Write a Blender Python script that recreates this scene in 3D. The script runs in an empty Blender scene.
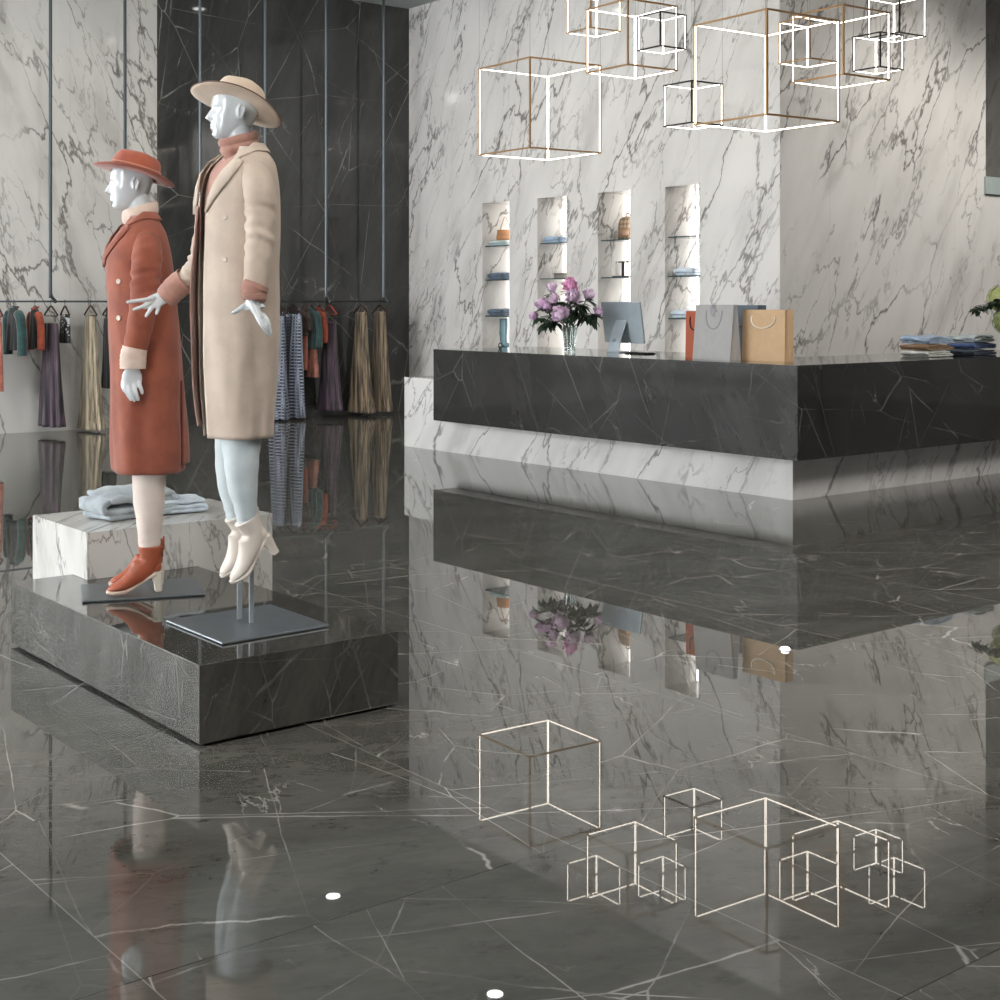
import bpy, math, random
from mathutils import Vector, Matrix, noise as mnoise
random.seed(7)
scene = bpy.context.scene
COL = scene.collection
PI = math.pi

# ------------------------------------------------------------------ camera
F = 1420.0; H = 1.55; HY = 302.0
_s = math.hypot(1800, 1420)
UX, UY = 1800/_s, 1420/_s
FW = (UY, UX); RT = (UX, -UY)
cam_d = bpy.data.cameras.new('camera'); cam = bpy.data.objects.new('camera', cam_d); COL.objects.link(cam)
cam.location = (0, 0, H); cam.rotation_euler = (PI/2, 0, -math.atan2(FW[0], FW[1]))
cam_d.sensor_width = 36; cam_d.lens = 36*F/1000; cam_d.shift_y = -(500-HY)/1000
cam_d.clip_end = 200
scene.camera = cam

def ray(px, py):
    a = (px-500)/F; b = (HY-py)/F
    return (FW[0]+RT[0]*a, FW[1]+RT[1]*a, b)
def _at(d, t): return Vector((d[0]*t, d[1]*t, H+d[2]*t))
def on_z(px, py, z): d = ray(px, py); return _at(d, (z-H)/d[2])
def on_x(px, py, x): d = ray(px, py); return _at(d, x/d[0])
def on_y(px, py, y): d = ray(px, py); return _at(d, y/d[1])

# ------------------------------------------------------------------ materials
class NT:
    def __init__(s, name):
        s.m = bpy.data.materials.new(name); s.m.use_nodes = True
        s.t = s.m.node_tree; s.t.nodes.clear()
        s.out = s.t.nodes.new('ShaderNodeOutputMaterial')
    def n(s, typ, **kw):
        nd = s.t.nodes.new(typ)
        for k, v in kw.items():
            if k.startswith('i_'):
                key = k[2:]
                key = int(key) if key.isdigit() else key.replace('_', ' ')
                s.set(nd.inputs[key], v)
            else: setattr(nd, k, v)
        return nd
    def set(s, inp, v):
        if isinstance(v, bpy.types.NodeSocket): s.t.links.new(v, inp)
        else: inp.default_value = v
    def math(s, op, a, b=0.0, c=0.0, clamp=False):
        nd = s.t.nodes.new('ShaderNodeMath'); nd.operation = op; nd.use_clamp = clamp
        s.set(nd.inputs[0], a); s.set(nd.inputs[1], b); s.set(nd.inputs[2], c); return nd.outputs[0]
    def mix(s, f, a, b, mode='MIX'):
        nd = s.t.nodes.new('ShaderNodeMix'); nd.data_type = 'RGBA'; nd.blend_type = mode
        s.set(nd.inputs[0], f); s.set(nd.inputs[6], a); s.set(nd.inputs[7], b); return nd.outputs[2]
    def ramp(s, v, lo, hi, a=0.0, b=1.0):
        nd = s.n('ShaderNodeMapRange', interpolation_type='SMOOTHSTEP')
        for i, q in enumerate((v, lo, hi, a, b)): s.set(nd.inputs[i], q)
        return nd.outputs[0]
    def noise(s, vec, scale, detail=2.0, rough=.5, dist=0.0):
        nd = s.n('ShaderNodeTexNoise'); s.set(nd.inputs['Vector'], vec)
        nd.inputs['Scale'].default_value = scale; nd.inputs['Detail'].default_value = detail
        nd.inputs['Roughness'].default_value = rough; nd.inputs['Distortion'].default_value = dist
        return nd
    def bsdf(s, **kw):
        b = s.n('ShaderNodeBsdfPrincipled')
        for k, v in kw.items(): s.set(b.inputs[k.replace('_', ' ')], v)
        s.t.links.new(b.outputs[0], s.out.inputs[0]); return b
def rgb(r, g, b): 
    f = lambda c: (c/255/12.92 if c/255 <= .04045 else ((c/255+.055)/1.055)**2.4)
    return (f(r), f(g), f(b), 1)

def plain(name, col, rough=.5, metal=0.0, **kw):
    t = NT(name)
    tc = t.n('ShaderNodeTexCoord')
    n = t.noise(tc.outputs['Object'], 14, 3)
    c = t.mix(t.ramp(n.outputs[0], .3, .7), tuple(q*.94 for q in col[:3])+(1,), col)
    t.bsdf(Base_Color=c, Roughness=rough, Metallic=metal, **kw); return t.m

def fabric(name, col, col2=None, rough=.85, weave=900, sheen=.25, bump=.15, mott=10):
    t = NT(name); tc = t.n('ShaderNodeTexCoord')
    if col2 is None: col2 = tuple(q*.86 for q in col[:3])+(1,)
    n = t.noise(tc.outputs['Object'], mott, 4, .6); w = t.noise(tc.outputs['Object'], weave, 1)
    c = t.mix(t.ramp(n.outputs[0], .32, .68), col2, col)
    bp = t.n('ShaderNodeBump'); bp.inputs['Strength'].default_value = bump; bp.inputs['Distance'].default_value = .001
    t.set(bp.inputs['Height'], w.outputs[0])
    t.bsdf(Base_Color=c, Roughness=rough, Sheen_Weight=sheen, Sheen_Roughness=.5, Normal=bp.outputs[0]); return t.m

def emit(name, col, st):
    t = NT(name); e = t.n('ShaderNodeEmission'); e.inputs[0].default_value = col; e.inputs[1].default_value = st
    t.t.links.new(e.outputs[0], t.out.inputs[0]); return t.m

def hv(t, a, along, across, off=0.0, flat=False):
    """slab coordinates: position turned so that x runs along the veins"""
    g = t.n('ShaderNodeNewGeometry'); sp = t.n('ShaderNodeSeparateXYZ'); t.set(sp.inputs[0], g.outputs['Position'])
    X, Y, Z = sp.outputs
    if flat: h, z, w = X, Y, Z
    else: h, z, w = t.math('SUBTRACT', X, Y), Z, t.math('ADD', X, Y)
    if off: h = t.math('ADD', h, off)
    ca, sa = math.cos(a), math.sin(a)
    p = t.math('ADD', t.math('MULTIPLY', h, ca*along), t.math('MULTIPLY', z, sa*along))
    q = t.math('ADD', t.math('MULTIPLY', h, -sa*across), t.math('MULTIPLY', z, ca*across))
    cb = t.n('ShaderNodeCombineXYZ')
    t.set(cb.inputs[0], p); t.set(cb.inputs[1], q); 
    if not flat: t.set(cb.inputs[2], t.math('MULTIPLY', w, .15))
    return cb.outputs[0], X, Y, Z, h

def warp(t, vec, scale, amt, detail=4):
    n = t.noise(vec, scale, detail, .6)
    v = t.n('ShaderNodeVectorMath', operation='SUBTRACT'); t.set(v.inputs[0], n.outputs['Color']); v.inputs[1].default_value = (.5, .5, .5)
    m = t.n('ShaderNodeVectorMath', operation='SCALE'); t.set(m.inputs[0], v.outputs[0]); m.inputs['Scale'].default_value = amt
    a = t.n('ShaderNodeVectorMath', operation='ADD'); t.set(a.inputs[0], vec); t.set(a.inputs[1], m.outputs[0])
    return a.outputs[0]
def ridge(t, vec, scale, width, detail=3, rough=.55):
    n = t.noise(vec, scale, detail, rough)
    d = t.math('ABSOLUTE', t.math('SUBTRACT', n.outputs[0], .5))
    return t.ramp(d, 0.0, width, 1.0, 0.0)
def web(t, vec, scale, width):
    v = t.n('ShaderNodeTexVoronoi', feature='DISTANCE_TO_EDGE'); t.set(v.inputs['Vector'], vec); v.inputs['Scale'].default_value = scale
    return t.ramp(v.outputs['Distance'], 0.0, width, 1.0, 0.0)

def white_marble(name, ang=1.12, off=0.0, base=(206, 203, 199), seam=True, dens=1.0, rough=.07, sc=1.0):
    t = NT(name)
    v, X, Y, Z, h = hv(t, ang, .42*sc, 1.25*sc, off)
    w1 = warp(t, v, 1.6, .75, 5); w2 = warp(t, v, 5.0, .22, 4)
    mask1 = t.ramp(t.noise(v, .9, 2).outputs[0], .38, .56)
    mask2 = t.ramp(t.noise(v, 1.7, 2).outputs[0], .40, .62)
    a = t.math('MULTIPLY', web(t, w1, 1.15, .024), mask1)
    b = t.math('MULTIPLY', ridge(t, w2, 1.3, .015, 4, .6), mask2)
    c = t.math('MULTIPLY', web(t, warp(t, v, 3, .5, 6), 2.6, .028), t.ramp(t.noise(v, 1.3, 3).outputs[0], .5, .66))
    soft = t.math('MULTIPLY', ridge(t, w1, .9, .10, 4, .6), t.ramp(t.noise(v, 1.1, 2).outputs[0], .45, .7))
    vein = t.math('MAXIMUM', t.math('MULTIPLY', a, .85*dens), t.math('MAXIMUM', t.math('MULTIPLY', b, .6*dens), t.math('MULTIPLY', c, .75*dens)))
    cloud = t.noise(v, 2.2, 4).outputs[0]
    col = t.mix(t.ramp(cloud, .3, .75), rgb(*base), rgb(base[0]-10, base[1]-10, base[2]-10))
    col = t.mix(t.math('MULTIPLY', soft, .40*dens), col, rgb(140, 135, 130))
    col = t.mix(vein, col, rgb(92, 86, 82))
    if seam:
        fr = t.math('FRACT', t.math('DIVIDE', t.math('ADD', h, 100.0+.43), 1.16*2))
        sm = t.math('LESS_THAN', t.math('ABSOLUTE', t.math('SUBTRACT', fr, .5)), .0012)
        col = t.mix(t.math('MULTIPLY', sm, .25), col, rgb(120, 118, 114))
    t.bsdf(Base_Color=col, Roughness=rough, IOR=1.5); return t.m

def dark_marble(name, ang=1.0, off=0.0, base=(44, 43, 41), hi=(66, 65, 61), rough=.06, flat=False, veins=1.0, ior=1.5, sc=1.0, wet=1.0):
    t = NT(name)
    v, X, Y, Z, h = hv(t, ang, .5*sc, 1.6*sc, off, flat)
    va = hv(t, ang, .42*sc, 1.5*sc, off, flat)[0]; v2 = hv(t, ang+1.9, .42*sc, 1.4*sc, off+3.1, flat)[0]; v4 = hv(t, ang+.7, .45*sc, 1.3*sc, off+1.7, flat)[0]
    cl = t.noise(warp(t, v, 2, .4), 1.5, 6, .65).outputs[0]
    fine = t.noise(v, 14, 4, .7).outputs[0]
    col = t.mix(t.ramp(cl, .3, .72), rgb(*base), rgb(*hi))
    col = t.mix(t.ramp(fine, .45, .75, 0, .28), col, rgb(*[q*.7 for q in base]))
    def crack(vec, sc_, w, k):
        r = web(t, warp(t, warp(t, vec, 1.2, .08, 2), 5, .03, 4), sc_, w)
        return t.math('MULTIPLY', r, t.ramp(t.noise(vec, 1.9, 4, .65).outputs[0], .44, .64, .04, k))
    a = crack(va, .8, .006, .55); b = t.math('MAXIMUM', crack(v2, .9, .005, .45), crack(v4, .8, .005, .45))
    c = t.math('MULTIPLY', web(t, warp(t, v, 3.5, .35, 5), 1.7, .012), t.ramp(t.noise(v2, 1.6, 3).outputs[0], .54, .68, 0, .45))
    vein = t.math('MULTIPLY', t.math('MAXIMUM', a, t.math('MAXIMUM', b, c)), veins)
    col = t.mix(vein, col, rgb(176, 172, 165))
    t.bsdf(Base_Color=col, Roughness=rough, IOR=ior); return t.m

def floor_mat():
    t = NT('floor_dark_marble')
    g = t.n('ShaderNodeNewGeometry'); sp = t.n('ShaderNodeSeparateXYZ'); t.set(sp.inputs[0], g.outputs['Position'])
    X, Y, Z = sp.outputs
    tx = t.math('DIVIDE', t.math('ADD', X, 130.0-.07), 1.3); ty = t.math('DIVIDE', t.math('ADD', Y, 113.0-1.96+.03), 1.13)
    cid = t.n('ShaderNodeCombineXYZ'); t.set(cid.inputs[0], t.math('FLOOR', tx)); t.set(cid.inputs[1], t.math('FLOOR', ty))
    wn = t.n('ShaderNodeTexWhiteNoise'); t.set(wn.inputs['Vector'], cid.outputs[0])
    sh = t.n('ShaderNodeVectorMath', operation='SCALE'); t.set(sh.inputs[0], wn.outputs['Color']); sh.inputs['Scale'].default_value = 9.0
    def coord(a, al, ac):
        v = hv(t, a, al, ac, 0, True)[0]
        ad = t.n('ShaderNodeVectorMath', operation='ADD'); t.set(ad.inputs[0], v); t.set(ad.inputs[1], sh.outputs[0]); return ad.outputs[0]
    v = coord(-.45, .6, 1.9); v2 = coord(1.35, .6, 1.9); v3 = coord(.4, .7, 1.5)
    vi = coord(-.45, .8, 1.6)
    cl = t.noise(warp(t, vi, 2, .5), 1.6, 6, .7).outputs[0]
    fine = t.noise(warp(t, vi, 6, .2), 10, 6, .75).outputs[0]
    col = t.mix(t.ramp(cl, .3, .7), rgb(74, 73, 68), rgb(98, 96, 90))
    col = t.mix(t.ramp(fine, .52, .70, 0, .5), col, rgb(52, 51, 48))
    def crack(vec, sc_, w, k, lo):
        r = web(t, warp(t, warp(t, vec, 1.2, .10, 2), 5, .035, 4), sc_, w)
        return t.math('MULTIPLY', r, t.ramp(t.noise(vec, 1.7, 4, .65).outputs[0], lo, lo+.16, .06, k))
    a = crack(v, .9, .0055, .75, .46); b = crack(v2, .9, .005, .7, .47); c = crack(v3, 1.0, .005, .6, .48)
    d = t.math('MULTIPLY', web(t, warp(t, v2, 5, .25, 6), 1.6, .008), t.ramp(t.noise(v3, 1.9, 3).outputs[0], .54, .66, 0, .6))
    vein = t.math('MAXIMUM', t.math('MAXIMUM', a, b), t.math('MAXIMUM', c, d))
    col = t.mix(vein, col, rgb(186, 182, 174))
    ex = t.math('ABSOLUTE', t.math('SUBTRACT', t.math('FRACT', t.math('ADD', tx, .5)), .5))
    ey = t.math('ABSOLUTE', t.math('SUBTRACT', t.math('FRACT', t.math('ADD', ty, .5)), .5))
    col = t.mix(t.math('MULTIPLY', t.math('LESS_THAN', ex, .0016), .6), col, rgb(150, 147, 140))
    col = t.mix(t.math('MULTIPLY', t.math('LESS_THAN', ey, .0017), .8), col, rgb(28, 28, 26))
    t.bsdf(Base_Color=col, Roughness=.012, IOR=1.55); return t.m

M = {}
M['floor'] = floor_mat()
M['niche_marble'] = white_marble('marble_white_niche', 1.1, 0)
M['return_marble'] = white_marble('marble_white_return', 1.05, 7.3)
M['back_marble'] = white_marble('marble_white_back', 1.9, 3.7, base=(196, 194, 189))
M['plinth_marble'] = white_marble('marble_white_plinth', .95, 11.1, seam=False, dens=.9)
M['block_marble'] = white_marble('marble_white_block', 1.75, 5.2, base=(216, 213, 207), seam=False, dens=.9, sc=1.8)
M['back_dark'] = dark_marble('marble_dark_back', 1.25, 0, base=(50, 50, 49), hi=(68, 68, 66), sc=.8)
M['slab_dark'] = dark_marble('marble_dark_slab', -1.0, 2.0, base=(27, 26, 25), hi=(45, 44, 42), sc=1.3, veins=.42)
M['platform_dark'] = dark_marble('marble_dark_platform', 1.2, 4.4, base=(56, 54, 49), hi=(78, 76, 70), sc=2.0, ior=1.95, veins=.45, rough=.035)
M['ceiling'] = plain('ceiling_paint', rgb(172, 176, 176), .7)
M['rear'] = plain('rear_wall_paint', rgb(70, 70, 68), .6)
M['side'] = plain('side_wall_paint', rgb(190, 188, 184), .6)
M['mullion'] = plain('mullion_metal', rgb(60, 60, 60), .4)
M['gloss_white'] = plain('mannequin_gloss', rgb(226, 230, 232), .16, 0, Coat_Weight=.6, Coat_Roughness=.06)
M['rust_wool'] = fabric('rust_wool', rgb(156, 84, 60), rgb(138, 71, 51), sheen=.25)
M['cream_wool'] = fabric('cream_wool', rgb(200, 181, 164), rgb(188, 169, 152), sheen=.25)
M['pink_knit'] = fabric('pink_knit', rgb(186, 140, 124), rgb(160, 114, 100), weave=420, bump=.6)
M['cream_knit'] = fabric('cream_knit', rgb(228, 206, 190), rgb(212, 188, 172), weave=420, bump=.5)
M['pink_lining'] = fabric('pink_lining', rgb(184, 142, 128))
M['dark_lining'] = fabric('dark_lining', rgb(44, 36, 36))
M['pale_denim'] = fabric('pale_denim', rgb(206, 213, 214), rgb(194, 202, 204), mott=6)
M['cream_denim'] = fabric('cream_denim', rgb(238, 222, 210), rgb(226, 208, 196), mott=6)
M['rust_felt'] = fabric('rust_felt', rgb(176, 92, 66), rgb(158, 78, 56), sheen=.4)
M['band_pink'] = fabric('band_pink', rgb(214, 150, 124))
M['cream_felt'] = fabric('cream_felt', rgb(212, 190, 168), rgb(202, 180, 158))
M['felt_edge'] = fabric('felt_edge', rgb(96, 66, 58))
M['rust_leather'] = plain('rust_leather', rgb(170, 88, 60), .42)
M['cream_leather'] = plain('cream_leather', rgb(226, 214, 202), .5)
M['heel_wood'] = plain('heel_cream', rgb(222, 214, 196), .5)
M['sole'] = plain('sole', rgb(214, 188, 170), .6)
M['button'] = plain('button_cream', rgb(222, 208, 194), .35)
M['steel'] = plain('steel_plate', rgb(132, 138, 142), .38, .75)
M['alu'] = plain('aluminium', rgb(206, 212, 216), .3, .8)
M['gold'] = plain('gold_metal', rgb(176, 140, 100), .35, .8)
M['black_metal'] = plain('black_metal', rgb(30, 30, 30), .4, .5)
M['wire'] = plain('wire', rgb(120, 116, 110), .5)
M['led'] = emit('led_warm_white', (1, .93, .82, 1), 7.0)
M['niche_led'] = emit('niche_led', (1, .97, .93, 1), 9.0)
M['lamp'] = emit('lamp_disc', (1, .97, .92, 1), 26.0)
M['rail'] = plain('rail_metal_lit', rgb(96, 104, 108), .35, .7)  # lighter copy of the rail metal, LED light put into the colour
M['rail_dark'] = plain('rail_dark_metal', rgb(62, 68, 72), .4, .6)
M['hanger'] = plain('hanger_wood', rgb(52, 30, 26), .4)
M['red_hanger'] = plain('hanger_red', rgb(150, 60, 50), .4)

# ------------------------------------------------------------------ mesh builder
class MB:
    def __init__(s): s.v = []; s.f = []
    def box(s, x0, y0, z0, x1, y1, z1):
        b = len(s.v)
        for z in (z0, z1):
            for y in (y0, y1):
                for x in (x0, x1): s.v.append((x, y, z))
        for q in ((0, 2, 3, 1), (4, 5, 7, 6), (0, 1, 5, 4), (2, 6, 7, 3), (0, 4, 6, 2), (1, 3, 7, 5)): s.f.append(tuple(b+i for i in q))
        return s
    def loft(s, rings, cap=True, closed=True):
        b = len(s.v); n = len(rings[0])
        for r in rings: s.v.extend(tuple(p) for p in r)
        m = n if closed else n-1
        for i in range(len(rings)-1):
            for j in range(m):
                k = (j+1) % n
                s.f.append((b+i*n+j, b+i*n+k, b+(i+1)*n+k, b+(i+1)*n+j))
        if cap and closed:
            s.f.append(tuple(b+j for j in reversed(range(n))))
            s.f.append(tuple(b+(len(rings)-1)*n+j for j in range(n)))
        return s
    def tube(s, pts, rad, n=10, cap=True, up=None):
        """tapered tube along points; rad = number or list of r or (r1, r2)"""
        pts = [Vector(p) for p in pts]
        if not isinstance(rad, (list, tuple)): rad = [rad]*len(pts)
        rings = []; 
        T0 = (pts[1]-pts[0]).normalized()
        A = up.normalized() if up else (Vector((0, 0, 1)) if abs(T0.z) < .9 else Vector((0, 1, 0)))
        for i, p in enumerate(pts):
            T = (pts[min(i+1, len(pts)-1)]-pts[max(i-1, 0)]).normalized()
            B = T.cross(A).normalized(); A = B.cross(T).normalized()
            r = rad[i]; ra, rb = r if isinstance(r, (tuple, list)) else (r, r)
            rings.append([p + A*math.cos(2*PI*j/n)*ra + B*math.sin(2*PI*j/n)*rb for j in range(n)])
        return s.loft(rings, cap)
    def lathe(s, c, prof, n=24, axis=None, cap=True):
        c = Vector(c); Rm = axis if axis else Matrix.Identity(3)
        rings = [[c + Rm @ Vector((r*math.cos(2*PI*j/n), r*math.sin(2*PI*j/n), z)) for j in range(n)] for r, z in prof]
        return s.loft(rings, cap)
    def ell(s, c, r, n=16, m=10, rot=None):
        c = Vector(c); rings = []
        for i in range(m+1):
            a = PI*(i+.02*(i == 0)-.02*(i == m))/m
            ring = []
            for j in range(n):
                p = Vector((r[0]*math.sin(a)*math.cos(2*PI*j/n), r[1]*math.sin(a)*math.sin(2*PI*j/n), -r[2]*math.cos(a)))
                ring.append(c + (rot @ p if rot else p))
            rings.append(ring)
        return s.loft(rings)
    def sheet(s, grid):
        return s.loft(grid, cap=False, closed=False)
    def face(s, pts):
        b = len(s.v); s.v.extend(tuple(p) for p in pts); s.f.append(tuple(range(b, b+len(pts)))); return s
    def build(s, name, mat, parent=None, smooth=True, loc=None, bevel=0, solid=0, sub=0, remesh=0, smooth_it=0, auto=None):
        me = bpy.data.meshes.new(name); me.from_pydata(s.v, [], s.f); me.update()
        mats = mat if isinstance(mat, (list, tuple)) else [mat]
        for q in mats: me.materials.append(q)
        if smooth:
            for p in me.polygons: p.use_smooth = True
        if auto is not None: 
            try: me.set_sharp_from_angle(angle=math.radians(auto))
            except Exception: pass
        o = bpy.data.objects.new(name, me); COL.objects.link(o)
        if parent is not None: o.parent = parent
        if loc is not None: o.location = loc
        if solid: 
            md = o.modifiers.new('solid', 'SOLIDIFY'); md.thickness = solid; md.offset = 0
        if bevel:
            md = o.modifiers.new('bevel', 'BEVEL'); md.width = bevel; md.segments = 2; md.limit_method = 'ANGLE'
        if sub:
            md = o.modifiers.new('sub', 'SUBSURF'); md.levels = sub; md.render_levels = sub
        if remesh:
            md = o.modifiers.new('remesh', 'REMESH'); md.mode = 'VOXEL'; md.voxel_size = remesh; md.use_smooth_shade = True
        if smooth_it:
            md = o.modifiers.new('smooth', 'SMOOTH'); md.factor = .5; md.iterations = smooth_it
        return o

def tag(o, label, cat, group=None, kind=None):
    o['label'] = label; o['category'] = cat
    if group: o['group'] = group
    if kind: o['kind'] = kind
    return o
def thing(name, label, cat, loc=(0, 0, 0), rz=0, group=None):
    o = bpy.data.objects.new(name, None); COL.objects.link(o); o.empty_display_size = .1
    o.location = loc; o.rotation_euler = (0, 0, rz); return tag(o, label, cat, group)
def struct(o, label=None):
    o['kind'] = 'structure'
    if label: o['label'] = label
    return o

# ------------------------------------------------------------------ the room
XN = 11.55; YB = 16.74; YR = on_x(780, 300, 11.55).y; ZC = 5.74; XL = -4.5; YF = -5.0; XR = 19.0
struct(MB().box(XL, YF, -.2, XR, YB+.5, 0).build('floor', M['floor'], smooth=False))
struct(MB().box(XL, YF, ZC, XR, YB+.5, ZC+.2).build('ceiling', M['ceiling'], smooth=False))
xd = on_y(157, 300, YB).x
struct(MB().box(XL, YB, 0, xd, YB+.3, ZC).build('wall_back', M['back_marble'], smooth=False))
struct(MB().box(xd, YB, 0, XN, YB+.3, ZC).build('wall_back_dark', M['back_dark'], smooth=False))
# niche wall with four openings, 0.5 m deep
NZ0, NZ1, ND = .93, on_x(598, 193, XN).z, .5
NY = [(on_x(b, 200, XN).y, on_x(a, 200, XN).y) for a, b in ((482.5, 509.2), (537.5, 566.5), (598, 630), (665, 700.3))]
mb = MB()
def q4(*p): mb.face(p)
ys = [YB+.3] + [y for lo, hi in NY for y in (hi, lo)] + [YR]
for i in range(len(ys)-1):
    a, b = ys[i], ys[i+1]
    if i % 2 == 0: q4((XN, a, 0), (XN, b, 0), (XN, b, ZC), (XN, a, ZC))
    else:
        q4((XN, a, 0), (XN, b, 0), (XN, b, NZ0), (XN, a, NZ0)); q4((XN, a, NZ1), (XN, b, NZ1), (XN, b, ZC), (XN, a, ZC))
        x2 = XN+ND
        q4((x2, a, NZ0), (x2, b, NZ0), (x2, b, NZ1), (x2, a, NZ1))
        q4((XN, a, NZ0), (x2, a, NZ0), (x2, a, NZ1), (XN, a, NZ1)); q4((x2, b, NZ0), (XN, b, NZ0), (XN, b, NZ1), (x2, b, NZ1))
        q4((XN, a, NZ0), (XN, b, NZ0), (x2, b, NZ0), (x2, a, NZ0)); q4((XN, a, NZ1), (x2, a, NZ1), (x2, b, NZ1), (XN, b, NZ1))
xb = XN+.9
q4((xb, YR+.02, 0), (xb, YB+.3, 0), (xb, YB+.3, ZC), (xb, YR+.02, ZC))
q4((XN, YB+.3, ZC), (XN, YR, ZC), (xb, YR+.02, ZC), (xb, YB+.3, ZC))
struct(mb.build('wall_niche', M['niche_marble'], smooth=False))
# return wall with the dark opening at its far right
xo = on_y(985.7, 179, YR).x; zo = 2.95
mb = MB().box(XN+.001, YR, 0, xo, YR+.9, ZC).box(xo, YR, 0, XR, YR+.9, zo-.11)
struct(mb.build('wall_right', M['return_marble'], smooth=False))
struct(MB().box(xo-.2, YR+.905, 0, XR, YR+1.1, ZC).build('wall_recess', white_marble('marble_white_recess_shaded', 1.05, 2.2, base=(112, 110, 107)), smooth=False))  # white marble with the shade of the recess put into its colour
struct(MB().box(xo-.035, YR-.03, 2.861, XR, YR+.08, 3.073).build('trim_1', plain('grey_trim', rgb(150, 160, 158), .5), smooth=False, bevel=.004))
struct(MB().box(XR, YF, 0, XR+.2, YB+.5, ZC).build('wall_east', M['side'], smooth=False))
struct(MB().box(XL, YF-.2, 0, XR, YF, ZC).build('wall_front', M['rear'], smooth=False))
# glazed shop front on the left: mullions and transoms, daylight beyond
YW = 8.2
struct(MB().box(XL-.2, YF, 0, XL, .4, ZC).box(XL-.2, 2.5, 0, XL, YW, ZC).box(XL-.2, .4, 5.0, XL, 2.5, ZC).build('wall_left', M['side'], smooth=False))
mb = MB()
for k in range(3): mb.box(XL-.06, .4+k*1.05-.05, 0, XL+.06, .4+k*1.05+.05, 5.0)
mb.box(XL-.05, .4, 0, XL+.05, 2.5, .12).box(XL-.05, .4, 2.9, XL+.05, 2.5, 3.02)
struct(mb.build('window_2', M['mullion'], smooth=False))
mb = MB(); y = YW
while y < YB+.1:
    mb.box(XL-.06, y-.07, 0, XL+.06, y+.07, ZC); y += (YB-YW)/5
mb.box(XL-.05, YW, 0, XL+.05, YB, .12).box(XL-.05, YW, 2.9, XL+.05, YB, 3.02).box(XL-.05, YW, 5.0, XL+.05, YB, ZC)
struct(mb.build('window_1', M['mullion'], smooth=False))

# ------------------------------------------------------------------ ceiling lamps, floor lamp
def downlight(x, y, label, watts=60):
    t = thing('ceiling_downlight', label, 'ceiling lamp', (x, y, ZC), 0, 'round ceiling downlights')
    MB().lathe((0, 0, -.012), [(.085, 0), (.125, 0), (.125, .012), (.085, .012), (.085, 0)], 32, None, False).build('trim_ring', M['alu'], t)
    MB().lathe((0, 0, -.008), [(.001, 0), (.085, 0), (.085, .008), (.001, .008)], 32).build('lamp_disc', M['lamp'], t)
for px, py, lb in ((333, 897, 'round ceiling lamp mirrored in the floor beside the foot of the platform'), (495, 995, 'round ceiling lamp mirrored at the bottom edge of the floor')):
    d = ray(px, py); tt = (ZC+H)/-d[2]
    downlight(d[0]*tt, d[1]*tt, lb)
p = on_z(785, 650, 0)
t = thing('floor_spotlight', 'small round white spotlight set in the dark floor before the counter', 'floor lamp', (p.x, p.y, 0))
MB().lathe((0, 0, 0), [(.020, 0), (.029, 0), (.029, .003), (.020, .004), (.020, 0)], 24, None, False).build('trim_ring', M['alu'], t)
MB().ell((0, 0, .003), (.02, .02, .012), 20, 8).build('lens', M['lamp'], t)

# ------------------------------------------------------------------ display platform and white block
PX0, PX1, PY0, PY1, PZ = 2.235, 3.068, 4.518, 6.395, .288
t = thing('display_platform', 'low dark marble platform carrying the two mannequins', 'display platform', (PX0, PY0, 0))
def rel(o): return Vector(o.location)
MB().box(0, 0, .012, PX1-PX0, PY1-PY0, PZ).build('slab', M['platform_dark'], t, smooth=False, bevel=.0025)
MB().box(.03, .03, 0, PX1-PX0-.03, PY1-PY0-.03, .012).build('plinth', M['black_metal'], t, smooth=False)
bx = 2.519; by = 6.215; byb = 6.90; bz = .503; bxr = 3.468
# white block, notched to sit over the back corner of the platform
mb = MB()
g = .003
xs = [bx, PX1+g, bxr]; ysb = [by, PY1+g, byb]; zs = [0, PZ+.001, bz]
cells = [(i, j, k) for i in range(2) for j in range(2) for k in range(2) if (i, j, k) != (0, 0, 0)]
cs = set(cells)
for i, j, k in cells:
    x0, x1, y0, y1, z0, z1 = xs[i], xs[i+1], ysb[j], ysb[j+1], zs[k], zs[k+1]
    if (i-1, j, k) not in cs: mb.face([(x0, y1, z0), (x0, y0, z0), (x0, y0, z1), (x0, y1, z1)])
    if (i+1, j, k) not in cs: mb.face([(x1, y0, z0), (x1, y1, z0), (x1, y1, z1), (x1, y0, z1)])
    if (i, j-1, k) not in cs: mb.face([(x0, y0, z0), (x1, y0, z0), (x1, y0, z1), (x0, y0, z1)])
    if (i, j+1, k) not in cs: mb.face([(x1, y1, z0), (x0, y1, z0), (x0, y1, z1), (x1, y1, z1)])
    if (i, j, k-1) not in cs: mb.face([(x0, y1, z0), (x1, y1, z0), (x1, y0, z0), (x0, y0, z0)])
    if (i, j, k+1) not in cs: mb.face([(x0, y0, z1), (x1, y0, z1), (x1, y1, z1), (x0, y1, z1)])
tag(mb.build('display_block', M['block_marble'], smooth=False), 'white veined marble block behind the mannequins on the dark platform', 'display block')

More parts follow.
